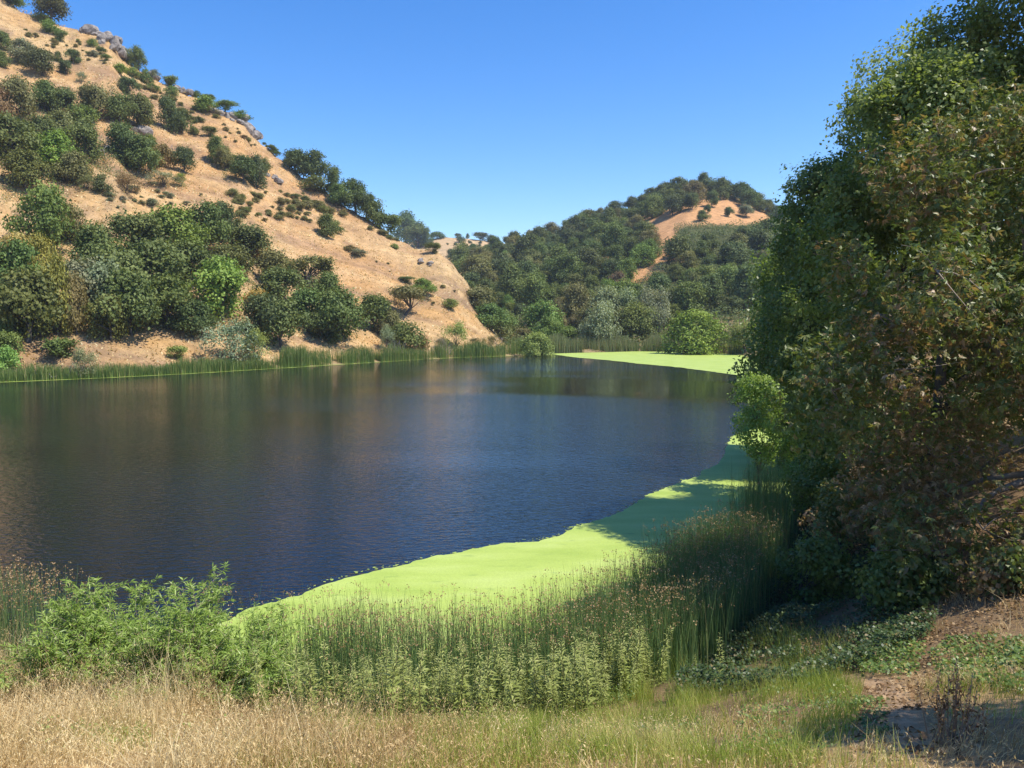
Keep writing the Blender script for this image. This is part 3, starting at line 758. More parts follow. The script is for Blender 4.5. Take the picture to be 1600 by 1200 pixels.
# ------------------------------------------------------------------ trees told apart on the left hillside: column, foot row, width, height, kind, colour, label
LEFT = [
 (80, 32, 48, 40, 'oak', 'E', 'big dark oak at the very top of the hillside skyline'),
 (14, 4, 44, 14, 'bush', 'M', 'scrub patch on the top edge of the hill in the corner'),
 (66, 36, 20, 13, 'bush', 'M', 'green bush just below the big skyline oak'),
 (80, 52, 26, 18, 'bush', 'M', 'longish green bush under the skyline oak'),
 (95, 64, 20, 15, 'bush', 'M', 'lowest of the green bushes strung below the skyline oak'),
 (6, 76, 22, 24, 'oak', 'D', 'small oak high on the hill at the picture edge'),
 (4, 104, 18, 22, 'oak', 'D', 'small round oak below another at the picture edge'),
 (40, 100, 36, 34, 'oak', 'W', 'thin spindly oak high on the grassy hill'),
 (66, 114, 40, 34, 'oak', 'E', 'dark spreading oak beside the spindly oak high on the hill'),
 (90, 94, 12, 15, 'tall', 'D', 'narrow little oak above the dark spreading oak'),
 (102, 114, 19, 20, 'oak', 'E', 'small dark oak to the right of the dark spreading oak'),
 (115, 97, 20, 20, 'oak', 'E', 'lone round dark oak in open grass below the rock outcrop'),
 (128, 131, 18, 18, 'scrub', 'S', 'pale spiky shrub in the upper hillside grass'),
 (145, 73, 15, 11, 'bush', 'M', 'bright small bush left of the rock outcrop'),
 (147, 89, 14, 11, 'bush', 'W', 'greyish bush below the rock outcrop'),
 (159, 86, 14, 12, 'bush', 'D', 'dark bush below the rock outcrop'),
 (165, 95, 13, 9, 'bush', 'M', 'lowest small bush beneath the rock outcrop'),
 (201, 80, 24, 18, 'bush', 'W', 'grey-green shrub on the skyline right of the rock outcrop'),
 (217, 104, 23, 29, 'tall', 'D', 'rounded dark tree on the skyline right of the rock outcrop'),
 (188, 116, 24, 15, 'bush', 'B', 'bright green bush below the skyline by the rock outcrop'),
 (206, 119, 20, 13, 'bush', 'M', 'green bush next to the bright bush under the skyline'),
 (228, 131, 18, 22, 'bush', 'D', 'dark upright bush hanging under the skyline'),
 (200, 146, 26, 25, 'oak', 'E', 'round dark oak alone on the upper slope'),
 (240, 143, 21, 10, 'bush', 'M', 'low green bush right of the round dark oak'),
 (267, 151, 20, 15, 'bush', 'M', 'green bush in the middle of the upper slope'),
 (242, 112, 16, 12, 'bush', 'W', 'dull shrub on the skyline between the outcrops'),
 (268, 126, 24, 14, 'bush', 'M', 'green shrub on the skyline between the outcrops'),
 (325, 152, 18, 12, 'bush', 'D', 'dark shrub on the skyline above the second outcrop'),
 (308, 153, 10, 10, 'bush', 'D', 'tiny dark shrub under the skyline'),
 (321, 175, 36, 23, 'bush', 'B', 'wide bright green bush left of the second rock outcrop'),
 (352, 172, 30, 14, 'bush', 'M', 'green scrub lying on the skyline over the second outcrop'),
 (378, 181, 28, 13, 'bush', 'M', 'green scrub at the tip of the skyline over the second outcrop'),
 (262, 202, 30, 46, 'tall', 'E', 'tall dark oak, taller of a close pair on the slope'),
 (285, 207, 28, 36, 'oak', 'E', 'dark oak, shorter of a close pair on the slope'),
 (311, 192, 15, 10, 'bush', 'D', 'small dark bush right of the close oak pair'),
 (303, 211, 16, 14, 'bush', 'D', 'dark bush below the close oak pair'),
 (326, 213, 22, 15, 'bush', 'D', 'low double bush below the close oak pair'),
 (30, 184, 48, 54, 'oak', 'K', 'broad olive oak in the upper belt near the picture edge'),
 (72, 172, 46, 42, 'oak', 'D', 'oak in the upper belt with grass under it'),
 (100, 176, 40, 34, 'oak', 'D', 'smaller oak in the upper belt next to the pale grass gap'),
 (150, 184, 46, 46, 'oak', 'K', 'oak with visible trunk in the upper belt'),
 (188, 196, 40, 44, 'oak', 'D', 'dark oak left in the widest clump of the upper belt'),
 (216, 199, 46, 46, 'oak', 'D', 'dark oak right in the widest clump of the upper belt'),
 (6, 182, 30, 42, 'bush', 'O', 'rust-brown bush at the picture edge in the upper belt'),
 (103, 184, 22, 14, 'bush', 'O', 'brownish bush tucked between the upper and middle belts'),
 (130, 194, 40, 28, 'bush', 'M', 'fresh green rounded shrub below the upper belt'),
 (22, 250, 70, 62, 'oak', 'D', 'large dark oak of the middle belt at the picture edge'),
 (62, 228, 44, 44, 'oak', 'D', 'oak in the middle belt behind the bright green tree'),
 (96, 222, 52, 42, 'oak', 'K', 'olive oak at the top of the middle belt'),
 (88, 270, 64, 52, 'tall', 'B', 'bright green leafy tree in the middle belt'),
 (40, 292, 60, 50, 'oak', 'D', 'dark oak beneath the bright green tree of the middle belt'),
 (134, 252, 50, 56, 'oak', 'D', 'dark oak right of the bright green tree'),
 (116, 286, 44, 46, 'oak', 'K', 'oak with dark shade beneath at the foot of the middle belt'),
 (163, 245, 28, 50, 'bare', None, 'leafless grey tree among the oaks of the middle belt'),
 (192, 250, 46, 54, 'oak', 'D', 'rounded oak right of the leafless grey tree'),
 (216, 266, 52, 48, 'oak', 'D', 'spreading oak at the right end of the middle belt'),
 (238, 254, 20, 22, 'bush', 'Y', 'yellowish bush at the right end of the middle belt'),
 (258, 262, 34, 34, 'bush', 'N', 'rust-brown shrub beside the right end of the middle belt'),
 (160, 302, 28, 28, 'bush', 'E', 'dark round bush under the middle belt'),
 (135, 298, 24, 24, 'scrub', 'K', 'thin olive scrub next to the dark round bush'),
 (200, 306, 46, 36, 'scrub', 'O', 'brown-green brush on the bare slope below the middle belt'),
 (287, 268, 32, 36, 'oak', 'E', 'dark bushy oak on the slope beneath a bare snag'),
 (272, 250, 24, 36, 'bare', None, 'bare forked snag above a dark bushy oak'),
 (256, 291, 52, 22, 'scrub', 'S', 'low grey-green brush under the bare snag'),
 (283, 292, 26, 20, 'scrub', 'B', 'green sprig of brush under the bare snag'),
 (235, 230, 17, 18, 'bush', 'M', 'small round green bush on grass at mid slope'),
 (338, 254, 28, 36, 'oak', 'D', 'upright oak left in the slope clump under the second outcrop'),
 (352, 262, 26, 30, 'oak', 'K', 'thin olive oak in the slope clump'),
 (380, 285, 38, 38, 'oak', 'E', 'dark oak low in the slope clump'),
 (402, 292, 30, 44, 'oak', 'E', 'tallest dark oak right in the slope clump'),
 (414, 266, 20, 18, 'bush', 'D', 'bush at the right side of the slope clump'),
 (363, 266, 24, 22, 'bush', 'M', 'green bush inside the slope clump'),
 (462, 268, 34, 32, 'oak', 'E', 'oak at the upper end of the skyline grove'),
 (486, 276, 44, 40, 'oak', 'E', 'broad oak second in the skyline grove'),
 (490, 300, 40, 24, 'bush', 'D', 'low scrub at the feet of the skyline grove'),
 (521, 292, 29, 38, 'tall', 'E', 'dense egg-shaped dark tree in the skyline grove'),
 (528, 318, 34, 28, 'oak', 'D', 'oak under the egg-shaped tree'),
 (556, 318, 38, 44, 'oak', 'E', 'oak with an open crown right of the egg-shaped tree'),
 (574, 326, 30, 34, 'oak', 'E', 'oak at the right end of the skyline grove'),
 (590, 338, 32, 36, 'bush', 'D', 'thicket closing the skyline grove'),
 (591, 318, 22, 30, 'bare', None, 'thin bare tree poking out of the skyline grove'),
 (606, 358, 36, 28, 'bush', 'D', 'thicket running down the skyline after the grove'),
 (634, 374, 38, 40, 'oak', 'E', 'dark oak in the last clump of the skyline'),
 (652, 384, 38, 34, 'oak', 'D', 'broad oak in the last clump of the skyline'),
 (666, 384, 16, 26, 'tall', 'E', 'narrow dark oak ending the skyline clump'),
 (676, 396, 22, 16, 'bush', 'D', 'scrub at the low end of the skyline clump'),
 (511, 370, 31, 32, 'oak', 'D', 'lone oak in the middle of the wide dry slope'),
 (526, 362, 22, 16, 'bush', 'D', 'bush touching the lone oak of the dry slope'),
 (562, 402, 24, 12, 'bush', 'W', 'grey low scrub in the gully below the lone oak'),
 (548, 391, 20, 8, 'bush', 'K', 'flat scrub at the head of the gully'),
 (616, 389, 12, 8, 'bush', 'M', 'single small bush on clean grass under the skyline'),
 (662, 459, 32, 24, 'oak', 'M', 'small light oak alone on the lower dry slope'),
 (634, 441, 24, 9, 'bush', 'D', 'flat shrub up-slope of the small light oak'),
 (703, 483, 24, 15, 'bush', 'M', 'green bush at the foot of the dry slope'),
 (631, 489, 62, 37, 'umbrella', 'K', 'umbrella-shaped oak with bare stems on the dry slope'),
 (705, 405, 15, 17, 'oak', 'E', 'little oak in the notch between the two hills'),
 # the big grove by the water
 (76, 392, 72, 90, 'tall', 'M', 'tall light green tree above the lakeside grove'),
 (110, 376, 40, 50, 'tall', 'K', 'slim tree leaning on the tall light green tree'),
 (36, 412, 52, 44, 'bush', 'G', 'golden yellow tree crown at the edge of the grove'),
 (66, 440, 44, 60, 'tall', 'Y', 'yellow-green tree under the golden crown'),
 (22, 470, 70, 84, 'oak', 'D', 'dark oak on the left edge of the grove, upper one'),
 (44, 532, 90, 104, 'oak', 'D', 'large dark oak low on the left edge of the grove'),
 (4, 530, 44, 80, 'oak', 'D', 'dark oak cut by the picture edge above the shore'),
 (90, 522, 42, 104, 'tall', 'Y', 'tall yellow-green tree in the front of the grove'),
 (120, 522, 36, 80, 'tall', 'N', 'browning tree beside the tall yellow-green one'),
 (12, 562, 40, 44, 'bush', 'M', 'green shrub behind the reeds at the picture edge'),
 (14, 580, 34, 38, 'bush', 'L', 'yellowish green bush at the water in the corner'),
 (90, 560, 56, 32, 'bush', 'D', 'low dark bush behind the shore reeds'),
 (150, 438, 76, 76, 'oak', 'D', 'oak at the upper left of the grove'),
 (215, 412, 76, 72, 'oak', 'D', 'oak with a broad top in the grove beneath the bare slope'),
 (272, 398, 76, 66, 'oak', 'M', 'mid green oak along the upper rim of the grove'),
 (318, 388, 62, 64, 'oak', 'D', 'dark oak along the upper rim of the grove'),
 (350, 372, 44, 52, 'tall', 'E', 'dark pointed oak at the highest rim of the grove'),
 (392, 402, 66, 46, 'oak', 'D', 'oak at the right upper rim of the grove'),
 (182, 470, 84, 76, 'oak', 'K', 'olive oak in the middle of the grove'),
 (128, 490, 70, 80, 'oak', 'W', 'grey-leaved oak in the middle of the grove'),
 (165, 500, 62, 84, 'oak', 'W', 'second grey oak next to the grey-leaved one'),
 (240, 462, 86, 74, 'oak', 'D', 'wide dark oak in the centre of the grove'),
 (300, 448, 74, 66, 'oak', 'D', 'dark oak behind the bright green oak'),
 (362, 442, 64, 56, 'oak', 'D', 'oak behind the golden bush'),
 (345, 496, 80, 80, 'oak', 'B', 'bright green oak in the front of the grove'),
 (408, 412, 34, 28, 'bush', 'G', 'golden bush among the oaks of the grove'),
 (398, 478, 34, 26, 'bush', 'G', 'lower golden bush between dark oaks'),
 (424, 440, 48, 46, 'oak', 'K', 'small olive oak right of the golden bush'),
 (205, 522, 84, 88, 'oak', 'D', 'oak at the front of the grove above dry grass'),
 (172, 530, 54, 62, 'oak', 'D', 'front oak with low branches at the edge of dry grass'),
 (262, 512, 80, 74, 'oak', 'D', 'front oak right of the dry grass patch'),
 (300, 524, 56, 50, 'oak', 'E', 'dark undergrowth oak in front of the bright green oak'),
 (486, 446, 72, 42, 'umbrella', 'K', 'olive oak with open stems on the upper right of the grove'),
 (440, 470, 60, 50, 'oak', 'D', 'dark oak under the open-stemmed oak'),
 (512, 470, 50, 42, 'oak', 'D', 'round oak at the right shoulder of the grove'),
 (412, 530, 62, 68, 'oak', 'E', 'dark oak by the grey-green shore scrub'),
 (440, 544, 64, 70, 'oak', 'D', 'low dark oak on the shore of the grove'),
 (484, 510, 60, 56, 'oak', 'D', 'oak in the right part of the grove'),
 (528, 532, 72, 74, 'oak', 'D', 'large oak at the right end of the grove'),
 (500, 528, 44, 40, 'oak', 'E', 'dark oak between two larger ones at the right end'),
 (522, 536, 28, 17, 'bush', 'D', 'small dark bush at the foot of the large right oak'),
 (583, 514, 54, 50, 'oak', 'D', 'oak just past the right end of the grove'),
 (612, 528, 36, 40, 'oak', 'K', 'olive oak below the umbrella-shaped oak'),
 (632, 545, 50, 40, 'bush', 'D', 'dark thicket by the shore below the umbrella oak'),
 (605, 552, 28, 44, 'scrub', 'S', 'grey see-through sapling on the bank'),
 (365, 572, 88, 70, 'scrub', 'S', 'grey-green feathery willow scrub on the shore'),
 (398, 566, 56, 48, 'scrub', 'L', 'pale green scrub leaning on the feathery willow'),
 (133, 590, 38, 48, 'scrub', 'S', 'dark grey-green bush standing in the shore reeds'),
 (276, 560, 26, 20, 'bush', 'L', 'small pale green bush on dry grass by the shore'),
 (711, 545, 42, 42, 'scrub', 'L', 'pale airy bush behind the shore reeds'),
 (660, 548, 34, 24, 'scrub', 'O', 'brownish brush behind the shore reeds'),
 (780, 545, 34, 30, 'bare', None, 'small leafless tree leaning at the end of the dry hill'),
 (768, 546, 30, 22, 'scrub', 'K', 'olive brush around the small leafless tree'),
 (836, 556, 54, 40, 'willow', 'L', 'round light green willow bush hanging over the water'),
 (834, 530, 60, 50, 'bare', None, 'large grey leafless tree behind the round willow bush'),
 (812, 528, 36, 34, 'bare', None, 'smaller grey leafless tree left of the large one'),
]
for u_, v_, w_, h_, k_, c_, l_ in LEFT:
    big = k_ in ('oak', 'tall', 'umbrella')
    plant_px(u_, v_ + (3 if big else 0), w_ * (1.14 if big else 1.05), h_ * (1.06 if big else 1.0), k_, c_, l_)

LEFT += [
 (736, 446, 48, 36, 'oak', 'D', 'oak at the upper end of the crease between the two hills'),
 (750, 490, 56, 40, 'oak', 'K', 'oak in the middle of the crease between the two hills'),
 (768, 518, 60, 40, 'oak', 'D', 'broad oak low in the crease between the two hills'),
 (798, 534, 52, 34, 'oak', 'D', 'oak at the lower end of the crease near the leafless trees'),
 (722, 420, 26, 20, 'oak', 'E', 'small oak at the top of the crease below the notch'),
 (742, 545, 30, 16, 'scrub', 'K', 'olive brush at the foot of the crease above the reeds'),
 (690, 548, 30, 20, 'scrub', 'W', 'grey brush at the foot of the dry slope above the reeds')]
for u_, v_, w_, h_, k_, c_, l_ in LEFT[-7:]:
    plant_px(u_, v_, w_, h_, k_, c_, l_)

# the far hill: lone trees and the grove on top, then the wood
FARHILL = [
 (1113, 324, 21, 24, 'oak', 'E', 'round dark oak in the bare clearing on the far hilltop'),
 (1097, 346, 19, 16, 'oak', 'E', 'lower dark oak in the clearing on the far hilltop'),
 (1106, 332, 11, 12, 'oak', 'E', 'smallest oak between two others in the far clearing'),
 (1138, 338, 15, 14, 'oak', 'E', 'lone small oak on the right of the far clearing'),
 (1166, 339, 26, 17, 'oak', 'W', 'greyish oak low on the right of the far clearing'),
 (1108, 303, 26, 18, 'oak', 'E', 'oak on the far skyline left of the bare top'),
 (1148, 312, 30, 22, 'oak', 'E', 'oak on the far skyline right of the bare top'),
 (1170, 327, 34, 28, 'oak', 'E', 'wide oak on the far skyline going down to the right'),
 (1128, 303, 16, 14, 'oak', 'E', 'small oak exactly on top of the far hill'),
 (1052, 336, 36, 30, 'oak', 'E', 'broad oak at the lower left of the hilltop grove'),
 (1080, 328, 26, 25, 'oak', 'E', 'oak at the right edge of the hilltop grove'),
 (1034, 318, 32, 26, 'oak', 'E', 'oak inside the left half of the hilltop grove'),
 (1062, 306, 36, 26, 'oak', 'E', 'highest oak of the hilltop grove'),
 (1082, 308, 30, 24, 'oak', 'E', 'oak right of the highest one in the hilltop grove'),
 (1044, 308, 30, 22, 'oak', 'E', 'oak left of the highest one in the hilltop grove'),
 (1020, 318, 32, 22, 'oak', 'E', 'first oak of the hilltop grove from the valley'),
 (1006, 328, 28, 22, 'oak', 'D', 'oak on the skyline below the hilltop grove'),
 (960, 338, 30, 22, 'oak', 'E', 'dark round oak standing out on the lower skyline'),
 (920, 346, 30, 22, 'oak', 'D', 'oak bulging from the lower skyline of the far wood'),
 (845, 368, 18, 13, 'oak', 'W', 'small grey oak on the low skyline of the far wood'),
 (682, 373, 26, 10, 'bush', 'E', 'flat dark tree left on the distant bare ridge'),
 (716, 372, 11, 7, 'bush', 'E', 'tiny tree on the distant bare ridge'),
 (720, 379, 13, 9, 'bush', 'E', 'tiny tree below the distant bare ridge'),
 (731, 373, 6, 8, 'bush', 'E', 'pinhead tree on the distant bare ridge'),
 (750, 375, 24, 12, 'bush', 'E', 'flat wide tree on the right of the distant ridge'),
 (768, 378, 18, 11, 'bush', 'E', 'tree where the distant ridge meets the wood'),
 (932, 542, 52, 56, 'willow', 'S', 'leaning silver willow at the far shore, first from the dry hill'),
 (945, 520, 46, 52, 'willow', 'S', 'silver willow behind the leaning one at the far shore'),
 (990, 532, 54, 44, 'willow', 'M', 'rounded green willow low on the far shore'),
 (984, 512, 44, 48, 'willow', 'S', 'tall silver willow in the middle of the far shore'),
 (1020, 518, 42, 56, 'willow', 'S', 'dull upright willow right of the tall silver one'),
 (1090, 553, 86, 58, 'willow', 'B', 'big rounded green willow at the edge of the far duckweed'),
 (1164, 552, 36, 40, 'willow', 'L', 'yellowish willow at the far corner of the lake'),
 (886, 540, 30, 30, 'bush', 'M', 'green bush on the far shore near the leafless trees'),
]
for u_, v_, w_, h_, k_, c_, l_ in FARHILL:
    g_ = 1.22 if k_ == 'willow' else 1.0
    plant_px(u_, v_, w_ * g_, h_ * g_, k_, c_, l_)

def forest():
    """woodland on the far hill: trees sown on the ground, kept out of the clearings"""
    r = np.random.default_rng(5)
    cl = [np.array(p, float) for p in CLEAR]
    m = 26000
    xs = r.uniform(-45, 190, m); ys = r.uniform(228, 490, m); us = 800 + F * xs / ys
    d, bank, hl, hr, hb = terrain_parts(xs, ys)
    ws = (6.5 + 9.0 * r.random(m) ** 1.3) * np.where(ys > 300, 1.0, 0.85); hs_ = ws * r.uniform(0.75, 1.0, m)
    sky_ = np.clip((np.interp(us, R_U, R_Y) - ys) / 60.0, 0, 1)
    ws = ws * (0.72 + 0.28 * sky_); hs_ = hs_ * (0.70 + 0.30 * sky_)
    ok = (us > 706) & (us < 1225) & (np.maximum(hr, bank) >= np.maximum(hl, hb) - 0.3) & (d > 3) & (ys < np.interp(us, R_U, R_Y) + 6) & ~((us > 880) & (ys < 240))
    zs = np.maximum(hr, bank)
    pu, pv = project(xs, ys, zs)
    wp, hp = ws / ys * F, hs_ / ys * F
    for P in cl:
        for du, dv in ((0, .3), (0, .6), (0, .95), (-.45, .5), (.45, .5), (-.3, .8), (.3, .8)):
            ok &= poly_dist(pu + du * wp, pv - dv * hp, P) > (-1.0 if P is cl[0] else -2.0 if P is cl[2] else -6.0)
    n = 0
    px_ = np.zeros(0); py_ = np.zeros(0); pg_ = np.zeros(0)
    for i in np.nonzero(ok)[0]:
        if n >= 300: break
        x, y, z, w, h = float(xs[i]), float(ys[i]), float(zs[i]), float(ws[i]), float(hs_[i]); q = r.random(); pvi = float(pv[i])
        gap = 0.47 * w
        if n and np.any((x - px_) ** 2 + (y - py_) ** 2 < (gap + pg_) ** 2 * 0.62): continue
        px_ = np.append(px_, x); py_ = np.append(py_, y); pg_ = np.append(pg_, gap)
        tone = fbm(np.array([x / 30]), np.array([y / 30]), 44, 2)[0] + r.normal() * 0.25
        up = pvi < 400
        if up and q < 0.6 or q < 0.18:
            kind, col, lab = 'oak', 'E', 'dark evergreen oak crowded into the wood on the far hill'
        elif tone > 0.22:
            kind, col, lab = 'tall', 'K', 'olive-brown tree crowded into the wood on the far hill'
        elif tone > -0.08:
            kind, col, lab = 'tall', 'M', 'mid green tree crowded into the wood on the far hill'
        else:
            kind, col, lab = ('oak' if q < .6 else 'tall'), 'D', 'dark green tree crowded into the wood on the far hill'
        plant_tree(kind, col, x, y, z - 0.4, w, h, lab, 'trees of the wood on the far hill', 'woodland_tree')
        n += 1
forest()

def undergrowth():
    """brush that closes the ground between the trees of the far wood"""
    r = np.random.default_rng(6)
    n = 150000
    u = r.uniform(700, 1240, n); y = r.uniform(214, 480, n) ; x = (u - 800) / F * y
    d, bank, hl, hr, hb = terrain_parts(x, y)
    ok = (np.maximum(hr, bank) >= np.maximum(hl, hb)) & (d > 2.0) & (y < np.interp(u, R_U, R_Y) + 4)
    for P in CLEAR_W:
        ok &= poly_dist(x, y, P) > (4.0 if P is CLEAR_W[0] else 0.8)
    x, y = x[ok], y[ok]; m = len(x)
    hump = np.clip(0.4 + 1.5 * fbm(x / 6, y / 6, 66, 3), 0.08, 1.5) * 3.2
    p = np.column_stack([x, y, height(x, y) + hump * r.random(m) ** 0.6])
    Nn = np.stack([r.normal(size=m) * .7, r.normal(size=m) * .7 - 0.2, np.ones(m)], 1)
    lv = leaf_quads(p, Nn, r.uniform(.4, .8, m), r.uniform(.3, .55, m), np.clip(.5 + .5 * fbm(x / 9, y / 9, 67, 2) + .2 * r.normal(size=m), 0, 1), r=r)
    o = link('undergrowth', mesh_np('undergrowth', lv[0], lv[1], [M_brush], {'tint': lv[2]}))
    tag(o, 'low green brush closing the ground between the far hill trees', 'brush', kind='stuff')
M_brush = leaf_mat('brush_leaf', [(0, (0.075, 0.105, 0.035)), (0.5, (0.115, 0.145, 0.045)), (0.85, (0.17, 0.17, 0.06)), (1, (0.24, 0.18, 0.08))], 0.6, 0.2, 0.22)
undergrowth()

def slope_shrubs():
    """low shrubs sprinkled over the dry hillside"""
    r = np.random.default_rng(9)
    zones = [([(352, 300), (470, 300), (520, 340), (470, 352), (360, 352)], 46, 'K', 16, 9), ([(200, 130), (330, 170), (420, 240), (300, 200)], 26, 'K', 11, 7),
             ([(400, 200), (470, 262), (440, 250), (410, 225)], 9, 'D', 12, 8), ([(560, 350), (640, 386), (600, 372)], 8, 'K', 12, 7),
             ([(440, 300), (560, 345), (500, 330)], 10, 'K', 13, 8), ([(150, 300), (330, 300), (330, 330), (180, 325)], 14, 'W', 15, 9),
             ([(10, 30), (130, 60), (190, 110), (60, 75)], 16, 'K', 9, 6), ([(690, 378), (756, 378), (745, 392), (700, 395)], 10, 'E', 6, 4),
             ([(560, 400), (690, 420), (740, 500), (640, 470)], 10, 'K', 8, 4)]
    for P, n, col, w, h in zones:
        n = int(n * 1.4)
        P = np.array(P, float); k = 0; far = P[0, 0] == 690
        while k < n:
            u = r.uniform(P[:, 0].min(), P[:, 0].max()); v = r.uniform(P[:, 1].min(), P[:, 1].max())
            if poly_dist(np.array([u]), np.array([v]), P)[0] > 0: continue
            s = 0.4 + 0.9 * r.random() ** 1.5
            plant_px(u, v, w * s, h * s, 'bush', col,
                     'tiny dark shrub dotting the distant bare ridge' if far else 'low olive shrub dotting the dry grass of the hillside',
                     'shrubs on the distant ridge' if far else 'low shrubs on the dry hillside', 'low_shrub')
            k += 1
slope_shrubs()

def belt_brush():
    """low brush that ties the oak belts of the dry hillside together"""
    r = np.random.default_rng(16); Ps, Ts = [], []
    for P, n in [([(0, 142), (90, 140), (240, 165), (245, 200), (100, 200), (0, 190)], 9000), ([(0, 195), (110, 200), (250, 228), (245, 272), (150, 300), (0, 322)], 15000),
                 ([(0, 405), (70, 340), (130, 350), (350, 330), (450, 410), (560, 470), (560, 528), (300, 512), (250, 520), (130, 526), (0, 545)], 34000), ([(570, 480), (620, 500), (655, 540), (600, 535)], 3000),
                 ([(330, 245), (420, 262), (415, 292), (350, 285)], 2500), ([(445, 262), (560, 312), (600, 345), (680, 392), (640, 380), (560, 330), (470, 285)], 4500)]:
        q = sow(px_poly(P), n, r); x, y = q[:, 0], q[:, 1]
        ok = (fbm(x / 9, y / 9, 68, 3) + 0.35 * r.normal(size=n)) > -0.05
        x, y = x[ok], y[ok]; m = len(x)
        hump = np.clip(0.3 + 1.5 * fbm(x / 5, y / 5, 69, 3), 0.05, 1.4) * 2.4
        Ps.append(np.column_stack([x, y, height(x, y) + hump * r.random(m) ** 0.6]))
        Ts.append(np.clip(.45 + .6 * fbm(x / 9, y / 9, 70, 2) + .22 * r.normal(size=m), 0, 1))
    P = np.concatenate(Ps); T = np.concatenate(Ts); m = len(P)
    Nn = np.stack([r.normal(size=m) * .7 + .2, r.normal(size=m) * .7 - .2, np.ones(m)], 1)
    lv = leaf_quads(P, Nn, r.uniform(.25, .5, m), r.uniform(.18, .36, m), T, r=r)
    tag(link('undergrowth', mesh_np('belt_brush', lv[0], lv[1], [M_brush], {'tint': lv[2]})), 'low olive brush under the oak belts of the dry hillside', 'brush', kind='stuff')

# ------------------------------------------------------------------ rock outcrops on the skyline
def rock_mat():
    m, nt, nd, lk = new_mat('outcrop_rock')
    tc = nd.new('ShaderNodeTexCoord')
    nz = N(nd, 'ShaderNodeTexNoise'); nz.inputs['Scale'].default_value = 2.2; nz.inputs['Detail'].default_value = 7; nz.inputs['Roughness'].default_value = 0.7
    rp = ramp(nd, [(0.3, (0.07, 0.058, 0.052)), (0.48, (0.22, 0.185, 0.155)), (0.68, (0.40, 0.35, 0.30))])
    bp = N(nd, 'ShaderNodeBump'); bp.inputs['Strength'].default_value = 0.8; bp.inputs['Distance'].default_value = 0.2
    bs = N(nd, 'ShaderNodeBsdfPrincipled'); bs.inputs['Roughness'].default_value = 0.9
    out = nd.new('ShaderNodeOutputMaterial')
    lk.new(tc.outputs['Object'], nz.inputs['Vector']); lk.new(nz.outputs['Fac'], rp.inputs[0]); lk.new(nz.outputs['Fac'], bp.inputs['Height'])
    lk.new(rp.outputs[0], bs.inputs['Base Color']); lk.new(bp.outputs[0], bs.inputs['Normal']); lk.new(bs.outputs[0], out.inputs['Surface'])
    return m
M_rock = rock_mat()
def rock_mesh(seed):
    import bmesh
    r = np.random.default_rng(seed)
    bm = bmesh.new()
    bmesh.ops.create_icosphere(bm, subdivisions=3, radius=1.0)
    co = np.array([v.co[:] for v in bm.verts])
    for _ in range(14):
        n = randdir(1, r)[0]; k = r.uniform(0.45, 0.85)
        s = co @ n - k
        co = co - np.maximum(s, 0)[:, None] * n
    co = co + 0.06 * np.stack([fbm(co[:, 1] * 3, co[:, 2] * 3, seed, 3), fbm(co[:, 2] * 3, co[:, 0] * 3, seed + 1, 3), fbm(co[:, 0] * 3, co[:, 1] * 3, seed + 2, 3)], 1)
    for v, c in zip(bm.verts, co): v.co = c
    me = bpy.data.meshes.new('rock'); bm.to_mesh(me); bm.free(); me.materials.append(M_rock)
    return me
ROCKS = [rock_mesh(s) for s in (1, 2, 3, 4)]
def outcrop(pts, label, s0=1.3, name='rock_outcrop'):
    r = np.random.default_rng(int(pts[0][0]))
    ps = [hit(u, v) for u, v in pts]
    root = bpy.data.objects.new(name, None); COL.objects.link(root)
    root.location = ps[len(ps) // 2]
    tag(root, label, 'rocks')
    for p in ps:
        o = link('rock', ROCKS[int(r.integers(4))], root)
        o.location = Vector(p) - Vector(root.location) + Vector((r.normal() * .4, r.normal() * .4, 0.25))
        s = s0 * r.uniform(0.6, 1.5)
        o.scale = (s * r.uniform(.9, 1.6), s, s * r.uniform(0.7, 1.2)); o.rotation_euler = (r.normal() * .25, r.normal() * .25, r.random() * 6.28)
outcrop([(126, 44), (134, 46), (142, 50), (152, 56), (158, 62), (164, 58), (170, 64), (176, 70), (172, 58), (182, 62), (186, 72), (192, 64), (196, 72), (180, 76), (188, 80), (160, 68), (150, 48), (168, 54), (178, 58), (186, 64), (192, 70), (160, 56), (174, 76), (182, 70)],
        'grey lava rock outcrop on the skyline near the hilltop', 1.9)
outcrop([(332, 175), (340, 178), (350, 182), (358, 186), (366, 184), (374, 190), (380, 187), (386, 193), (392, 192), (396, 198), (384, 198), (370, 192), (398, 204), (378, 194), (388, 188), (394, 194), (390, 203), (362, 190)],
        'grey rock outcrop ending the upper skyline above the slope', 1.7)
outcrop([(276, 122), (284, 128), (292, 133), (300, 138), (306, 143), (232, 100), (246, 112), (258, 118)], 'thin broken rock ledge along the skyline between the outcrops', 1.3)
outcrop([(212, 206), (220, 208), (228, 210)], 'dark boulders in the shade under the upper oak belt', 1.6)
outcrop([(420, 276), (428, 280), (434, 286)], 'brown boulders on the slope right of the oak clump', 1.0)
outcrop([(658, 408), (664, 411), (670, 414), (675, 417)], 'dark brown rock ledge sticking out of the lower dry slope', 0.75)

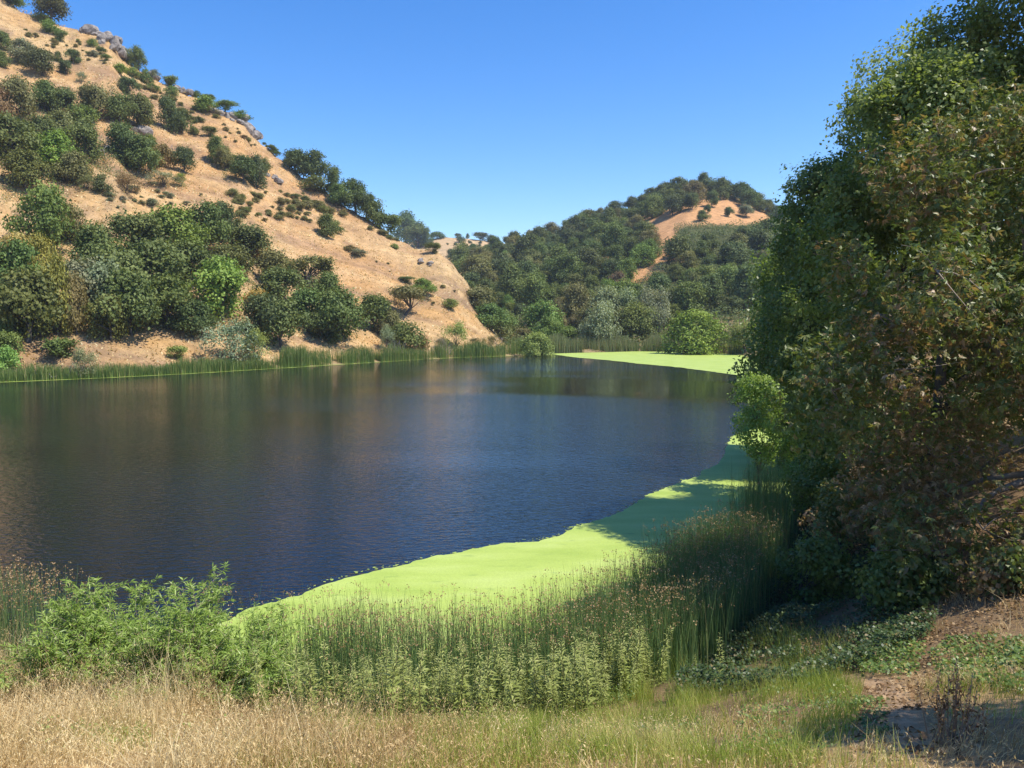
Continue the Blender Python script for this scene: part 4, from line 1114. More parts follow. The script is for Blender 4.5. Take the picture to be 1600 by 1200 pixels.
# driftwood and brush piles along the far side of the reeds
def brush_pile(u, v, w, h, label):
    r = np.random.default_rng(int(u))
    x, y, z = hit(u, v); z = max(z, 0.05)
    k = y / F * 1.0
    root = bpy.data.objects.new('brush_pile', None); COL.objects.link(root); root.location = (x, y, z)
    tag(root, label, 'driftwood')
    ps = []
    for i in range(70):
        a = np.array([r.normal() * w * k * .25, r.normal() * .6, 0.0]); an = r.random() * 6.28
        b = a + np.array([math.cos(an) * w * k * .35, math.sin(an) * .8, r.random() * h * k])
        ps.append(tube(curve(a, b, 4, 0.2, r), np.linspace(0.06, 0.015, 4), 3))
    V, Q, T = join(ps)
    link('branches', mesh_np('brush_branches', V, Q, [M_dead]), root)
brush_pile(66, 590, 36, 14, 'pile of dead grey branches at the water in the corner')
brush_pile(686, 556, 34, 18, 'pale heap of dead branches lying at the shore')
brush_pile(118, 588, 30, 22, 'dead grey branches beside the shore bush')
brush_pile(616, 556, 26, 26, 'grey dead brush on the bank by the sapling')

# ------------------------------------------------------------------ blades: reeds and grass
def blades(P, H, lean, width, tint, seg=3, face=None, r=rng, tipw=0.12):
    """curved tapering blades; lean (n,2) is how far the tip moves"""
    n = len(P)
    an = r.random(n) * math.pi if face is None else face
    side = np.stack([np.cos(an), np.sin(an), np.zeros(n)], 1)
    V = np.empty((n, seg + 1, 2, 3), np.float32)
    for k in range(seg + 1):
        t = k / seg
        c = P + np.stack([lean[:, 0] * t ** 1.8, lean[:, 1] * t ** 1.8, H * (t - 0.12 * t * t * np.minimum(1, np.hypot(lean[:, 0], lean[:, 1]) / np.maximum(H, .01)))], 1)
        w = (width * (1 - (1 - tipw) * t ** 1.5) * 0.5)[:, None]
        V[:, k, 0] = c - side * w; V[:, k, 1] = c + side * w
    b = (np.arange(n) * (seg + 1) * 2)[:, None]
    Q = np.concatenate([np.stack([b[:, 0] + 2 * k, b[:, 0] + 2 * k + 1, b[:, 0] + 2 * k + 3, b[:, 0] + 2 * k + 2], 1) for k in range(seg)])
    tips = V[:, seg].mean(1)
    return V.reshape(-1, 3), Q.astype(np.int32), np.repeat(tint, (seg + 1) * 2), tips

def sow(P, n, r=rng):
    """n points spread evenly inside a ground polygon"""
    P = np.asarray(P); out = np.empty((0, 2))
    lo, hi = P.min(0), P.max(0)
    while len(out) < n:
        q = r.uniform(lo, hi, size=(n * 2, 2))
        out = np.vstack([out, q[poly_dist(q[:, 0], q[:, 1], P) < 0]])
    return out[:n]

def on_ground(q, dz=0.0):
    return np.column_stack([q, np.maximum(height(q[:, 0], q[:, 1]), 0.0) + dz])

def seed_heads(tips, r, n=5, L=0.05, W=0.026, drop=0.05):
    k = len(tips)
    P = np.repeat(tips, n, 0) + r.normal(size=(k * n, 3)) * np.array([0.035, 0.035, 0.03])
    T = np.stack([r.normal(size=k * n), r.normal(size=k * n), -0.6 - r.random(k * n)], 1)
    return leaf_quads(P - np.array([0, 0, drop]), randdir(k * n, r), L * (0.7 + .6 * r.random(k * n)), W, r.random(k * n), T, r=r)

M_tule = leaf_mat('tule', [(0, (0.08, 0.145, 0.055)), (0.45, (0.14, 0.235, 0.08)), (0.8, (0.23, 0.30, 0.10)), (1, (0.27, 0.22, 0.10))], 0.5, 0.3, 0.2)
M_seed = leaf_mat('seed_head', [(0, (0.24, 0.145, 0.065)), (0.6, (0.40, 0.255, 0.125)), (1, (0.54, 0.40, 0.24))], 0.8, 0.1, 0.2)
M_shore = leaf_mat('shore_reed', [(0, (0.095, 0.15, 0.045)), (0.5, (0.16, 0.235, 0.065)), (0.85, (0.26, 0.31, 0.09)), (1, (0.42, 0.35, 0.16))], 0.6, 0.2, 0.35)
M_dgrass = leaf_mat('dry_grass', [(0, (0.36, 0.225, 0.10)), (0.3, (0.55, 0.385, 0.18)), (0.7, (0.69, 0.53, 0.27)), (1, (0.80, 0.67, 0.40))], 0.7, 0.15, 0.25, 1.2)
M_ggrass = leaf_mat('green_grass', [(0, (0.16, 0.225, 0.038)), (0.5, (0.31, 0.385, 0.065)), (0.85, (0.43, 0.465, 0.11)), (1, (0.56, 0.48, 0.19))], 0.6, 0.2, 0.3, 1.3)

def reed_object(name, label, bands, mat, seed, heads=0.35, width=0.013, cat='reeds'):
    """bands: (ground polygon, count, height low, height high, lean)"""
    r = np.random.default_rng(seed)
    bl, tips_all = [], []
    for P, n, h0, h1, ln in bands:
        q = sow(P, n, r)
        if width < 0.05: q = q + r.normal(size=(n, 2)) * 0.28
        clump = fbm(q[:, 0] / 1.1, q[:, 1] / 1.1, seed, 3)
        q = q[(clump + r.random(n) * 0.9) > -0.1] if width < 0.05 else q[(fbm(q[:, 0] / 7, q[:, 1] / 7, seed + 8, 3) + r.random(n) * 0.55) > 0.02]
        m = len(q)
        p = on_ground(q, -0.05)
        H = r.uniform(h0, h1, m) * (1 + (0.15 if width < 0.05 else 0.45) * fbm(q[:, 0] / (1.6 if width < .05 else 4), q[:, 1] / (1.6 if width < .05 else 4), seed + 4, 2))
        lean = r.normal(size=(m, 2)) * ln * H[:, None] + np.array([-0.04, 0.0])
        V, Q, T, tips = blades(p, H, lean, np.full(m, width) * r.uniform(.7, 1.3, m), r.random(m) ** 1.3, 3, r=r, tipw=0.2)
        bl.append((V, Q, T)); tips_all.append(tips)
    V, Q, T = join(bl)
    o = link(name, mesh_np(name, V, Q, [mat], {'tint': T}))
    tag(o, label, cat, kind='stuff')
    tips = np.concatenate(tips_all)
    sel = tips[r.random(len(tips)) < heads]
    if len(sel):
        V, Q, T = seed_heads(sel, r)
        s = link('seed_heads', mesh_np('seed_heads', V, Q, [M_seed], {'tint': T}), o)
        s['kind'] = 'stuff'
    return o

near_band = [(-5.4, 17.4), (-4.6, 18.7), (-2, 18.5), (0, 18.8), (2, 20.2), (3.6, 22.2), (5.2, 25.0), (7.4, 28.2), (9.3, 27.0), (7.2, 22.4), (5.0, 18.9), (3.4, 17.0), (0.2, 16.2), (-3.8, 16.0), (-5.4, 16.5)]
reed_object('tule_reeds', 'tall green reed bed with rusty seed heads along the near duckweed', [(near_band, 17000, 1.25, 2.3, 0.08)], M_tule, 31, 0.22)
reed_object('tule_reeds', 'clump of tall reeds with tan seed heads behind the willow bush', [([(-14.5, 17.2), (-14.5, 19.6), (-11.0, 19.0), (-10.4, 17.6)], 1700, 1.7, 2.7, 0.06),
            ([(-7.6, 17.2), (-7.4, 18.2), (-5.4, 18.0), (-5.4, 17.0)], 130, 1.6, 2.6, 0.12)], M_tule, 32, 0.6)
reed_object('tule_reeds', 'dark shaded reed clump standing in the duckweed under the trees', [([(8.2, 27.5), (8.6, 30.5), (10.2, 32.5), (11.4, 31.6), (9.6, 27.4)], 1300, 1.8, 3.0, 0.05),
            ([(10.6, 33.5), (10.8, 36), (12.4, 36.6), (12.4, 34)], 500, 1.6, 2.6, 0.06)], M_tule, 33, 0.05)

# shore reeds on the far banks
def shore_band(us, w0, w1):
    """ground ribbon that follows the shoreline between lake offsets w0 (in water) and w1 (inland)"""
    L = smooth_line([on_water(u, float(np.interp(u, [p[0] for p in shore_far[:12]], [p[1] for p in shore_far[:12]]))) for u in us], 3)
    t = nrm(np.gradient(L, axis=0)); nrml = np.stack([-t[:, 1], t[:, 0]], 1)
    return np.vstack([L - nrml * w0, (L + nrml * w1)[::-1]])
def far_reeds(name, label, segs, mat, seed, width, heads=0):
    bands = []
    for us, n, w0, w1, h0, h1 in segs:
        bands.append((shore_band(us, w0, w1), n, h0, h1, 0.06))
    return reed_object(name, label, bands, mat, seed, heads, width)
far_reeds('shore_reeds', 'green belt of reeds along the foot of the dry hillside', [((0, 50, 100, 150, 200), 4200, 0.3, 3.0, 0.6, 2.0), ((200, 260, 320, 400, 450), 7200, 0.3, 2.4, 0.7, 1.9),
          ((430, 480, 530, 585), 7400, 0.3, 3.0, 1.7, 3.5), ((596, 650, 700), 2600, 0.2, 2.5, 1.4, 3.2), ((690, 740, 790, 830), 4200, 0.2, 3.5, 2.0, 3.8)], M_shore, 41, 0.075)
far_reeds('shore_reeds', 'dull green and brown reed belt behind the far duckweed', [((862, 900, 950, 1000), 4200, 0.2, 5.0, 1.8, 3.8), ((1000, 1050, 1100, 1150), 4600, 0.2, 6.0, 1.8, 3.8)],
          leaf_mat('old_reed', [(0, (0.15, 0.18, 0.075)), (0.5, (0.20, 0.24, 0.10)), (0.8, (0.28, 0.26, 0.14)), (1, (0.36, 0.26, 0.15))], 0.7, 0.15, 0.32), 42, 0.12)

# dry tussocks over the far hillside
def hill_grass():
    r = np.random.default_rng(51)
    n = 52000
    u = r.uniform(-60, 800, n); yy = r.uniform(105, 292, n)
    x = (u - 800) / F * yy
    d, bank, hl, hr, hb = terrain_parts(x, yy)
    ok = (np.maximum(hl, bank) > np.maximum(hr, hb)) & (d > 3.5)
    x, yy = x[ok], yy[ok]
    p = np.column_stack([x, yy, height(x, yy) - 0.05]); m = len(p)
    H = r.uniform(0.15, 0.45, m)
    V, Q, T, _ = blades(p, H, r.normal(size=(m, 2)) * 0.25, r.uniform(0.15, 0.5, m), np.clip(0.7 + 0.4 * fbm(x / 12, yy / 12, 6, 3) + 0.30 * r.normal(size=m), 0, 1), 1, r=r, tipw=0.3)
    tag(link('dry_grass', mesh_np('dry_grass', V, Q, [M_dgrass], {'tint': T})), 'golden dry grass covering the hillside across the lake', 'grass', kind='stuff')
hill_grass()
belt_brush()

# ------------------------------------------------------------------ near bank grass
def ground_poly(P):
    return px_poly(P) if max(abs(p[0]) for p in P) > 60 else np.array(P)
GREEN = [([(880, 1040), (1000, 1040), (1060, 1090), (1180, 1060), (1250, 1080), (1240, 1195), (1000, 1195), (800, 1195), (820, 1130)], 24000, .12, .46),
         ([(1000, 1000), (1060, 1040), (1130, 1080), (1060, 1110), (960, 1090), (930, 1040)], 6500, .3, .75),
         ([(480, 1130), (720, 1150), (860, 1130), (830, 1195), (560, 1195)], 14000, .16, .46), ([(1250, 1060), (1350, 1060), (1330, 1195), (1240, 1195)], 6000, .1, .38),
         ([(100, 1130), (250, 1100), (330, 1140), (300, 1195), (150, 1195)], 1800, .15, .4), ([(1180, 990), (1330, 1000), (1330, 1060), (1130, 1080)], 3000, .3, .7),
         ([(-6.5, 9.0), (-2.5, 8.6), (-1.5, 11.0), (-5.0, 12.0)], 4200, .12, .4),
         ([(-2.2, 6.0), (3.3, 5.6), (3.5, 8.2), (0.5, 9.4), (-3.2, 8.8)], 15000, .12, .38),
         ([(1440, 1080), (1600, 1075), (1600, 1130), (1480, 1140)], 1500, .15, .35)]
def near_grass():
    r = np.random.default_rng(52)
    n = 230000
    yv = 5.5 + 13.5 * r.random(n) ** 0.85
    q = np.column_stack([r.uniform(-0.82, 0.80, n) * yv, yv])
    d = poly_dist(q[:, 0], q[:, 1], LAKE)
    pathd = poly_dist(q[:, 0], q[:, 1], PATH)
    dens = fbm(q[:, 0] / 1.3, q[:, 1] / 1.3, 12, 3)
    right = sstep(0.5, 4.0, q[:, 0] + (q[:, 1] - 9) * 0.5)
    shade = sstep(10.5, 13.5, q[:, 1] + 0.1 * q[:, 0]) * sstep(1.5, 3.5, q[:, 0])     # bramble-covered bank
    pr = (0.60 + 0.7 * dens - 0.10 * right) * (1 - 0.85 * shade)
    for z, _n, _a, _b in GREEN:
        pr = pr * np.where(poly_dist(q[:, 0], q[:, 1], ground_poly(z)) < 0, 0.7, 1.0)
    keep = (d > 1.2) & (pathd > 0.05) & (r.random(n) < pr)
    q = q[keep]; d = d[keep]; m = len(q)
    p = on_ground(q, -0.03)
    left = sstep(3.0, -1.0, q[:, 0])
    H = (0.20 + 0.5 * r.random(m) ** 1.6) * (0.6 + 0.5 * left) * (0.85 + 0.8 * fbm(q[:, 0] / 1.4, q[:, 1] / 1.4, 14, 3)) * (1 + 0.75 * sstep(-3.5, -6.0, q[:, 0]) * sstep(10.5, 13.5, q[:, 1])) * (1 - 0.62 * sstep(9.5, 12.5, q[:, 1]) * sstep(-6.0, -3.5, q[:, 0])) * (1 - 0.35 * sstep(-3.0, 0.0, q[:, 0]))
    H = np.maximum(H, 0.08)
    ln = r.normal(size=(m, 2)) * (0.25 + 0.5 * r.random(m) ** 2)[:, None] * H[:, None] + np.array([0.06, -0.02])
    tint = np.clip(0.5 + 0.85 * fbm(q[:, 0] / 1.1, q[:, 1] / 1.1, 13, 3) + 0.24 * r.normal(size=m), 0, 1)
    V, Q, T, tips = blades(p, H, ln, r.uniform(0.004, 0.010, m), tint, 2, r=r)
    o = link('dry_grass', mesh_np('dry_grass', V, Q, [M_dgrass], {'tint': T}))
    tag(o, 'tall dry straw grass on the near bank at our feet', 'grass', kind='stuff')
    sel = np.nonzero(r.random(m) < 0.28 * (0.4 + 0.6 * left))[0]
    tp = tips[sel]
    k = 5
    P = np.repeat(tp, k, 0) + r.normal(size=(len(tp) * k, 3)) * np.array([.02, .02, .045])
    T2 = np.stack([r.normal(size=len(P)) * .5, r.normal(size=len(P)) * .5, 0.5 + r.random(len(P))], 1)
    hv = leaf_quads(P, randdir(len(P), r), r.uniform(0.025, 0.05, len(P)), 0.010, np.repeat(tint[sel], k) * .7 + .3 * r.random(len(P)), T2, r=r)
    s = link('seed_heads', mesh_np('grass_heads', hv[0], hv[1], [M_dgrass], {'tint': hv[2]}), o); s['kind'] = 'stuff'
near_grass()

def slope_straw():
    r = np.random.default_rng(58)
    q = sow(np.array([(6.2, 9.0), (7.4, 13.5), (9.4, 17.5), (13.5, 20.5), (16, 19), (14, 14.5), (11, 11), (8.2, 8.2)]), 9000, r)
    q = q[(fbm(q[:, 0] / 1.0, q[:, 1] / 1.0, 19, 3) + .25 * r.normal(size=len(q))) > -0.05]; m = len(q)
    H = r.uniform(.08, .35, m)
    V, Q, T, _ = blades(on_ground(q, -0.02), H, r.normal(size=(m, 2)) * .6 * H[:, None], r.uniform(.004, .010, m), np.clip(.4 + .3 * r.normal(size=m), 0, 1), 2, r=r)
    tag(link('dry_grass', mesh_np('slope_straw', V, Q, [M_dgrass], {'tint': T})), 'thin matted straw on the slope beneath the browning tree', 'grass', kind='stuff')
slope_straw()

def green_patches():
    """feathery yellow-green growth between the straw, bottom middle and right"""
    r = np.random.default_rng(53)
    parts = []
    for P, n, h0, h1 in GREEN:
        q = sow(ground_poly(P), n, r)
        dens = fbm(q[:, 0] / 0.8, q[:, 1] / 0.8, 15, 3)
        q = q[(dens + r.normal(size=n) * 0.16) > 0.0]; m = len(q)
        H = r.uniform(h0, h1, m)
        V, Q, T, _ = blades(on_ground(q, -0.03), H, r.normal(size=(m, 2)) * 0.3 * H[:, None], r.uniform(0.004, 0.009, m),
                            np.clip(0.5 + 0.6 * fbm(q[:, 0] / .7, q[:, 1] / .7, 16, 2) + .28 * r.normal(size=m), 0, 1), 2, r=r)
        parts.append((V, Q, T))
    V, Q, T = join(parts)
    tag(link('green_grass', mesh_np('green_grass', V, Q, [M_ggrass], {'tint': T})), 'feathery yellow-green growth between the straw on the near bank', 'grass', kind='stuff')
green_patches()

# ------------------------------------------------------------------ grey-green leafy weeds in front of the reeds
M_weed = leaf_mat('weed_leaf', [(0, (0.15, 0.19, 0.045)), (0.5, (0.27, 0.31, 0.08)), (0.9, (0.43, 0.44, 0.165)), (1, (0.48, 0.37, 0.17))], 0.6, 0.2, 0.25)
M_stem = leaf_mat('weed_stem', [(0, (0.14, 0.16, 0.07)), (1, (0.22, 0.20, 0.10))], 0.7, 0.2, 0.0)
def weed_meshes(seed):
    r = np.random.default_rng(seed)
    h = 1.5
    pth = curve((0, 0, -0.05), (r.normal() * .08, r.normal() * .08, h), 6, 0.03, r)
    st = tube(pth, np.linspace(0.008, 0.003, 6), 4)
    n = 105
    t = np.sort(r.random(n)) ** 0.9 * 0.97 + 0.03
    P = np.stack([np.interp(t, np.linspace(0, 1, 6), pth[:, k]) for k in range(3)], 1)
    an = np.arange(n) * 2.4 + r.normal(size=n) * .3
    out = np.stack([np.cos(an), np.sin(an), np.full(n, 0.25) - 0.9 * (1 - t) + r.normal(size=n) * .2], 1)
    L = (0.17 * (1 - t) ** 0.7 + 0.045) * r.uniform(.7, 1.25, n)
    Nn = np.stack([-np.cos(an) * .3, -np.sin(an) * .3, np.ones(n)], 1) + r.normal(size=(n, 3)) * .3
    lv = leaf_quads(P + out * 0.01, Nn, L, L * 0.20, np.clip(0.5 * t + 0.5 * r.random(n), 0, 1), out, r=r)
    return mesh_np('weed_stem', st[0], st[1], [M_stem], {'tint': st[2]}), mesh_np('weed_leaves', lv[0], lv[1], [M_weed], {'tint': lv[2]})
WEEDS = [weed_meshes(s) for s in range(5)]
def weeds():
    r = np.random.default_rng(61)
    zone = np.array([(-5.4, 15.5), (-4.6, 13.9), (-2, 13.2), (0, 13.5), (1.6, 14.2), (2.7, 15.4), (3.4, 16.9), (2.9, 17.7), (1.0, 16.7), (-1.5, 16.0), (-3.6, 15.9)])
    q = sow(zone, 230, r)
    z = on_ground(q, 0)
    for i in range(len(q)):
        st, lv = WEEDS[int(r.integers(5))]
        o = link('leafy_weed', st); o.location = z[i]
        s = 0.42 + 0.72 * r.random() ** 1.2; o.scale = (s * 1.15, s * 1.15, s); o.rotation_euler = (r.normal() * .11, r.normal() * .11, r.random() * 6.28)
        tag(o, 'upright grey-green weed with narrow leaves in front of the near reeds', 'weed', 'leafy weeds in front of the reeds')
        link('leaves', lv, o)
    o = None
    for (u, v, s, lab) in [(1515, 940, 0.75, 'single grey-green weed upright on the sunlit bank right'), (1122, 1078, 0.8, 'thin lone weed stalk at the edge of the deep shade'), (1085, 1062, 0.4, 'short pale weed at the edge of the deep shade')]:
        x, y, zz = hit(u, v)
        o = link('leafy_weed', WEEDS[1][0]); o.location = (x, y, zz); o.scale = (s, s, s)
        tag(o, lab, 'weed'); link('leaves', WEEDS[1][1], o)
weeds()

# ------------------------------------------------------------------ willow bush on the near bank
M_willow = leaf_mat('willow_leaf', [(0, (0.14, 0.22, 0.036)), (0.5, (0.235, 0.34, 0.06)), (0.85, (0.34, 0.44, 0.10)), (1, (0.46, 0.52, 0.22))], 0.45, 0.35, 0.3)
def willow_bush():
    r = np.random.default_rng(71)
    bx, by = -7.5, 15.9
    root = bpy.data.objects.new('willow_bush', None); COL.objects.link(root)
    z0 = float(height(np.array([bx]), np.array([by]))[0]); root.location = (bx, by, z0)
    tag(root, 'bright green young willow bush with narrow leaves on the near bank', 'bush')
    stems, Ps, Ts, Ns = [], [], [], []
    def shoot(a, b, rad, k):
        p = curve(a, b, 7, 0.10, r, 0.10)
        stems.append(tube(p, np.linspace(rad, rad * .25, 7), 3))
        L = np.linalg.norm(b - a)
        n = int(L * (64 if k else 40))
        t = r.random(n) * 0.85 + 0.15
        q = np.stack([np.interp(t, np.linspace(0, 1, 7), p[:, c]) for c in range(3)], 1)
        d = nrm(np.gradient(p, axis=0)); dd = np.stack([np.interp(t, np.linspace(0, 1, 7), d[:, c]) for c in range(3)], 1)
        out = nrm(dd * 0.7 + r.normal(size=(n, 3)) * 0.6 + np.array([0, 0, -0.35]))
        Ps.append(q); Ts.append(out); Ns.append(nrm(r.normal(size=(n, 3)) * .5 + np.array([0.1, -0.2, 1.0])))
        return p
    for i in range(210):
        ex = r.uniform(-2.7, 3.2)
        top = 1.35 + 0.85 * math.exp(-((ex + 1.3) / 0.55) ** 2) + 0.95 * math.exp(-((ex - 0.75) / 0.6) ** 2) - 0.12 * abs(ex) + r.normal() * .16
        top *= r.uniform(0.45, 1.08) if i > 40 else 1.05
        ey = r.normal() * 0.75
        gx = bx + ex * .8; gy = by + ey * .6
        a = np.array([ex * .75, ey * .5, float(height(np.array([gx]), np.array([gy]))[0]) - z0 - 0.1])
        b = np.array([ex + r.normal() * .3, ey + r.normal() * .3, max(top, 0.5)])
        p = shoot(a, b, 0.014, 0)
        for _ in range(9):
            s = p[int(r.integers(2, 7))]
            v = nrm((np.array([r.normal(), r.normal(), 0.45 + r.random() * .5]))[None])[0]
            shoot(s, s + v * r.uniform(0.25, 0.6), 0.005, 1)
    P = np.concatenate(Ps); T = np.concatenate(Ts); Nn = np.concatenate(Ns); n = len(P)
    lv = leaf_quads(P, Nn, r.uniform(.09, .17, n), r.uniform(.016, .028, n), np.clip(.45 + .28 * r.normal(size=n), 0, 1), T, fold=0.05, r=r)
    sv = join(stems)
    link('stems', mesh_np('willow_stems', sv[0], sv[1], [M_twig]), root)
    link('foliage', mesh_np('willow_foliage', lv[0], lv[1], [M_willow], {'tint': lv[2]}), root)
willow_bush()

# ------------------------------------------------------------------ brambles and low leaves on the right bank
M_bram = leaf_mat('bramble_leaf', [(0, (0.055, 0.095, 0.022)), (0.45, (0.11, 0.18, 0.035)), (0.8, (0.20, 0.27, 0.06)), (1, (0.36, 0.27, 0.09))], 0.45, 0.35, 0.25)
M_shade = leaf_mat('shaded_bramble_leaf', [(0, (0.030, 0.055, 0.016)), (0.5, (0.055, 0.095, 0.025)), (0.9, (0.10, 0.14, 0.04)), (1, (0.2, 0.15, 0.06))], 0.45, 0.35, 0.2)  # darker copy of the bramble leaf, the trees' deep shade put into its colour
M_litter = leaf_mat('litter_leaf', [(0, (0.10, 0.06, 0.03)), (0.5, (0.24, 0.145, 0.07)), (1, (0.44, 0.31, 0.17))], 0.8, 0.1, 0.1)
def ground_leaves(name, label, zones, mat, seed, cat, size=(0.05, 0.09)):
    r = np.random.default_rng(seed); parts = []
    for P, n, h in zones:
        q = sow(px_poly(P) if P[0][0] > 60 else np.array(P), n, r)
        dens = fbm(q[:, 0] / 0.9, q[:, 1] / 0.9, seed, 3)
        q = q[dens + r.normal(size=n) * .2 > -0.12]; m = len(q)
        mound = h * np.clip(0.55 + 0.9 * fbm(q[:, 0] / 1.2, q[:, 1] / 1.2, seed + 2, 3), 0.05, 1.3)
        p = on_ground(q); p[:, 2] += mound * r.random(m) ** 0.5 + 0.01
        Nn = np.stack([r.normal(size=m) * .55, r.normal(size=m) * .55, np.ones(m)], 1)
        L = r.uniform(*size, m)
        parts.append(leaf_quads(p, Nn, L, L * .75, np.clip(0.5 + .3 * r.normal(size=m), 0, 1), r=r))
    V, Q, T = join(parts)
    tag(link(name, mesh_np(name, V, Q, [mat], {'tint': T})), label, cat, kind='stuff')
ground_leaves('brambles', 'bramble cover coloured dark for the deep shade under the trees on the right bank', [([(3.0, 14.0), (4.2, 18.4), (6.6, 21.6), (9.2, 26.4), (12.5, 34), (17, 34), (13, 24), (10.4, 18), (7.6, 14.2), (4.8, 12.6)], 90000, 0.6)], M_shade, 81, 'brambles', (0.05, 0.09))
ground_leaves('brambles', 'sunlit bright green bramble patch beside the dirt path', [([(1480, 1000), (1600, 990), (1680, 1060), (1600, 1090), (1500, 1080), (1450, 1040)], 5200, 0.25), ([(1330, 1010), (1420, 1000), (1450, 1030), (1420, 1060), (1350, 1060)], 2600, 0.3)], M_bram, 82, 'brambles', (0.05, 0.08))
ground_leaves('brambles', 'low leafy weeds scattered through the straw left of the path', [([(1180, 1070), (1330, 1070), (1330, 1150), (1260, 1210), (1120, 1190)], 3400, 0.2), ([(1330, 1100), (1385, 1100), (1390, 1150), (1340, 1170)], 1000, 0.2),
              ([(930, 1060), (990, 1050), (1000, 1100), (950, 1110)], 1500, 0.45), ([(860, 1120), (1100, 1130), (1100, 1200), (860, 1200)], 1500, 0.15)], M_bram, 83, 'weeds', (0.035, 0.06))
ground_leaves('forbs', 'grey-green leafy forbs dotted through the tall straw grass', [([(70, 1100), (200, 1085), (240, 1180), (60, 1185)], 1500, 0.5), ([(300, 1090), (420, 1110), (400, 1180), (280, 1180)], 1300, 0.45),
              ([(440, 1120), (560, 1130), (540, 1190), (430, 1190)], 700, 0.4)], M_weed, 85, 'weeds', (0.03, 0.06))
ground_leaves('leaf_litter', 'brown fallen leaves on the slope under the brown tree', [([(6.5, 12.2), (8.2, 17), (11, 22), (16, 24), (17, 18), (13, 12.5), (9.5, 10.5)], 22000, 0.05), ([(1320, 1060), (1450, 1050), (1560, 1195), (1330, 1195)], 1500, 0.02)], M_litter, 84, 'leaf litter', (0.04, 0.09))

# dark dock stalks by the path and a few bleached stalks at the edge of the shade
def dock(u, v, label, n, h, spread, mat):
    r = np.random.default_rng(int(u)); x, y, z = hit(u, v)
    root = bpy.data.objects.new('dry_stalks', None); COL.objects.link(root); root.location = (x, y, z); tag(root, label, 'plant')
    ps, Ps = [], []
    for i in range(n):
        a = np.array([r.normal() * spread * .4, r.normal() * spread * .4, -0.05]); b = a + np.array([r.normal() * spread * .5, r.normal() * spread * .5, h * r.uniform(.6, 1)])
        c = curve(a, b, 5, .04, r); ps.append(tube(c, np.linspace(.006, .003, 5), 3))
        k = 16; t = r.uniform(.45, 1, k); Ps.append(np.stack([np.interp(t, np.linspace(0, 1, 5), c[:, j]) for j in range(3)], 1))
    V, Q, T = join(ps); link('stems', mesh_np('dock_stems', V, Q, [M_twig]), root)
    P = np.concatenate(Ps) + r.normal(size=(n * 16, 3)) * .012
    lv = leaf_quads(P, randdir(len(P), r), .04, .018, r.random(len(P)), r=r)
    link('seed_spikes', mesh_np('dock_seeds', lv[0], lv[1], [mat], {'tint': lv[2]}), root)['kind'] = 'stuff'
dock(1490, 1165, 'dark brown dock stalks standing beside the dirt path', 26, 0.75, 0.22, M_litter)
dock(1265, 1040, 'bleached dry stalks at the edge of the deep shade', 16, 0.7, 0.3, M_seed)
dock(1330, 1030, 'second bunch of bleached stalks nearer the dirt path', 12, 0.7, 0.2, M_seed)
dock(1165, 1075, 'small tuft of brown seed stalks left of the bleached ones', 8, 0.4, 0.2, M_litter)

# ------------------------------------------------------------------ the near trees on the right shore
M_cotton = leaf_mat('cottonwood_leaf', [(0, (0.115, 0.155, 0.036)), (0.5, (0.195, 0.25, 0.058)), (0.85, (0.30, 0.34, 0.11)), (1, (0.46, 0.43, 0.20))], 0.42, 0.42, 0.42)
M_dark = leaf_mat('shade_tree_leaf', [(0, (0.105, 0.15, 0.036)), (0.5, (0.175, 0.235, 0.055)), (0.85, (0.22, 0.28, 0.08)), (1, (0.34, 0.34, 0.14))], 0.42, 0.42, 0.42)
M_buck = leaf_mat('buckeye_leaf', [(0, (0.09, 0.135, 0.032)), (0.40, (0.155, 0.195, 0.05)), (0.58, (0.24, 0.23, 0.075)), (0.72, (0.27, 0.175, 0.08)), (0.88, (0.37, 0.23, 0.11)), (1, (0.50, 0.36, 0.20))], 0.44, 0.40, 0.30)
M_bright = leaf_mat('young_leaf', [(0, (0.15, 0.235, 0.045)), (0.5, (0.23, 0.335, 0.070)), (1, (0.36, 0.43, 0.13))], 0.45, 0.35, 0.35)

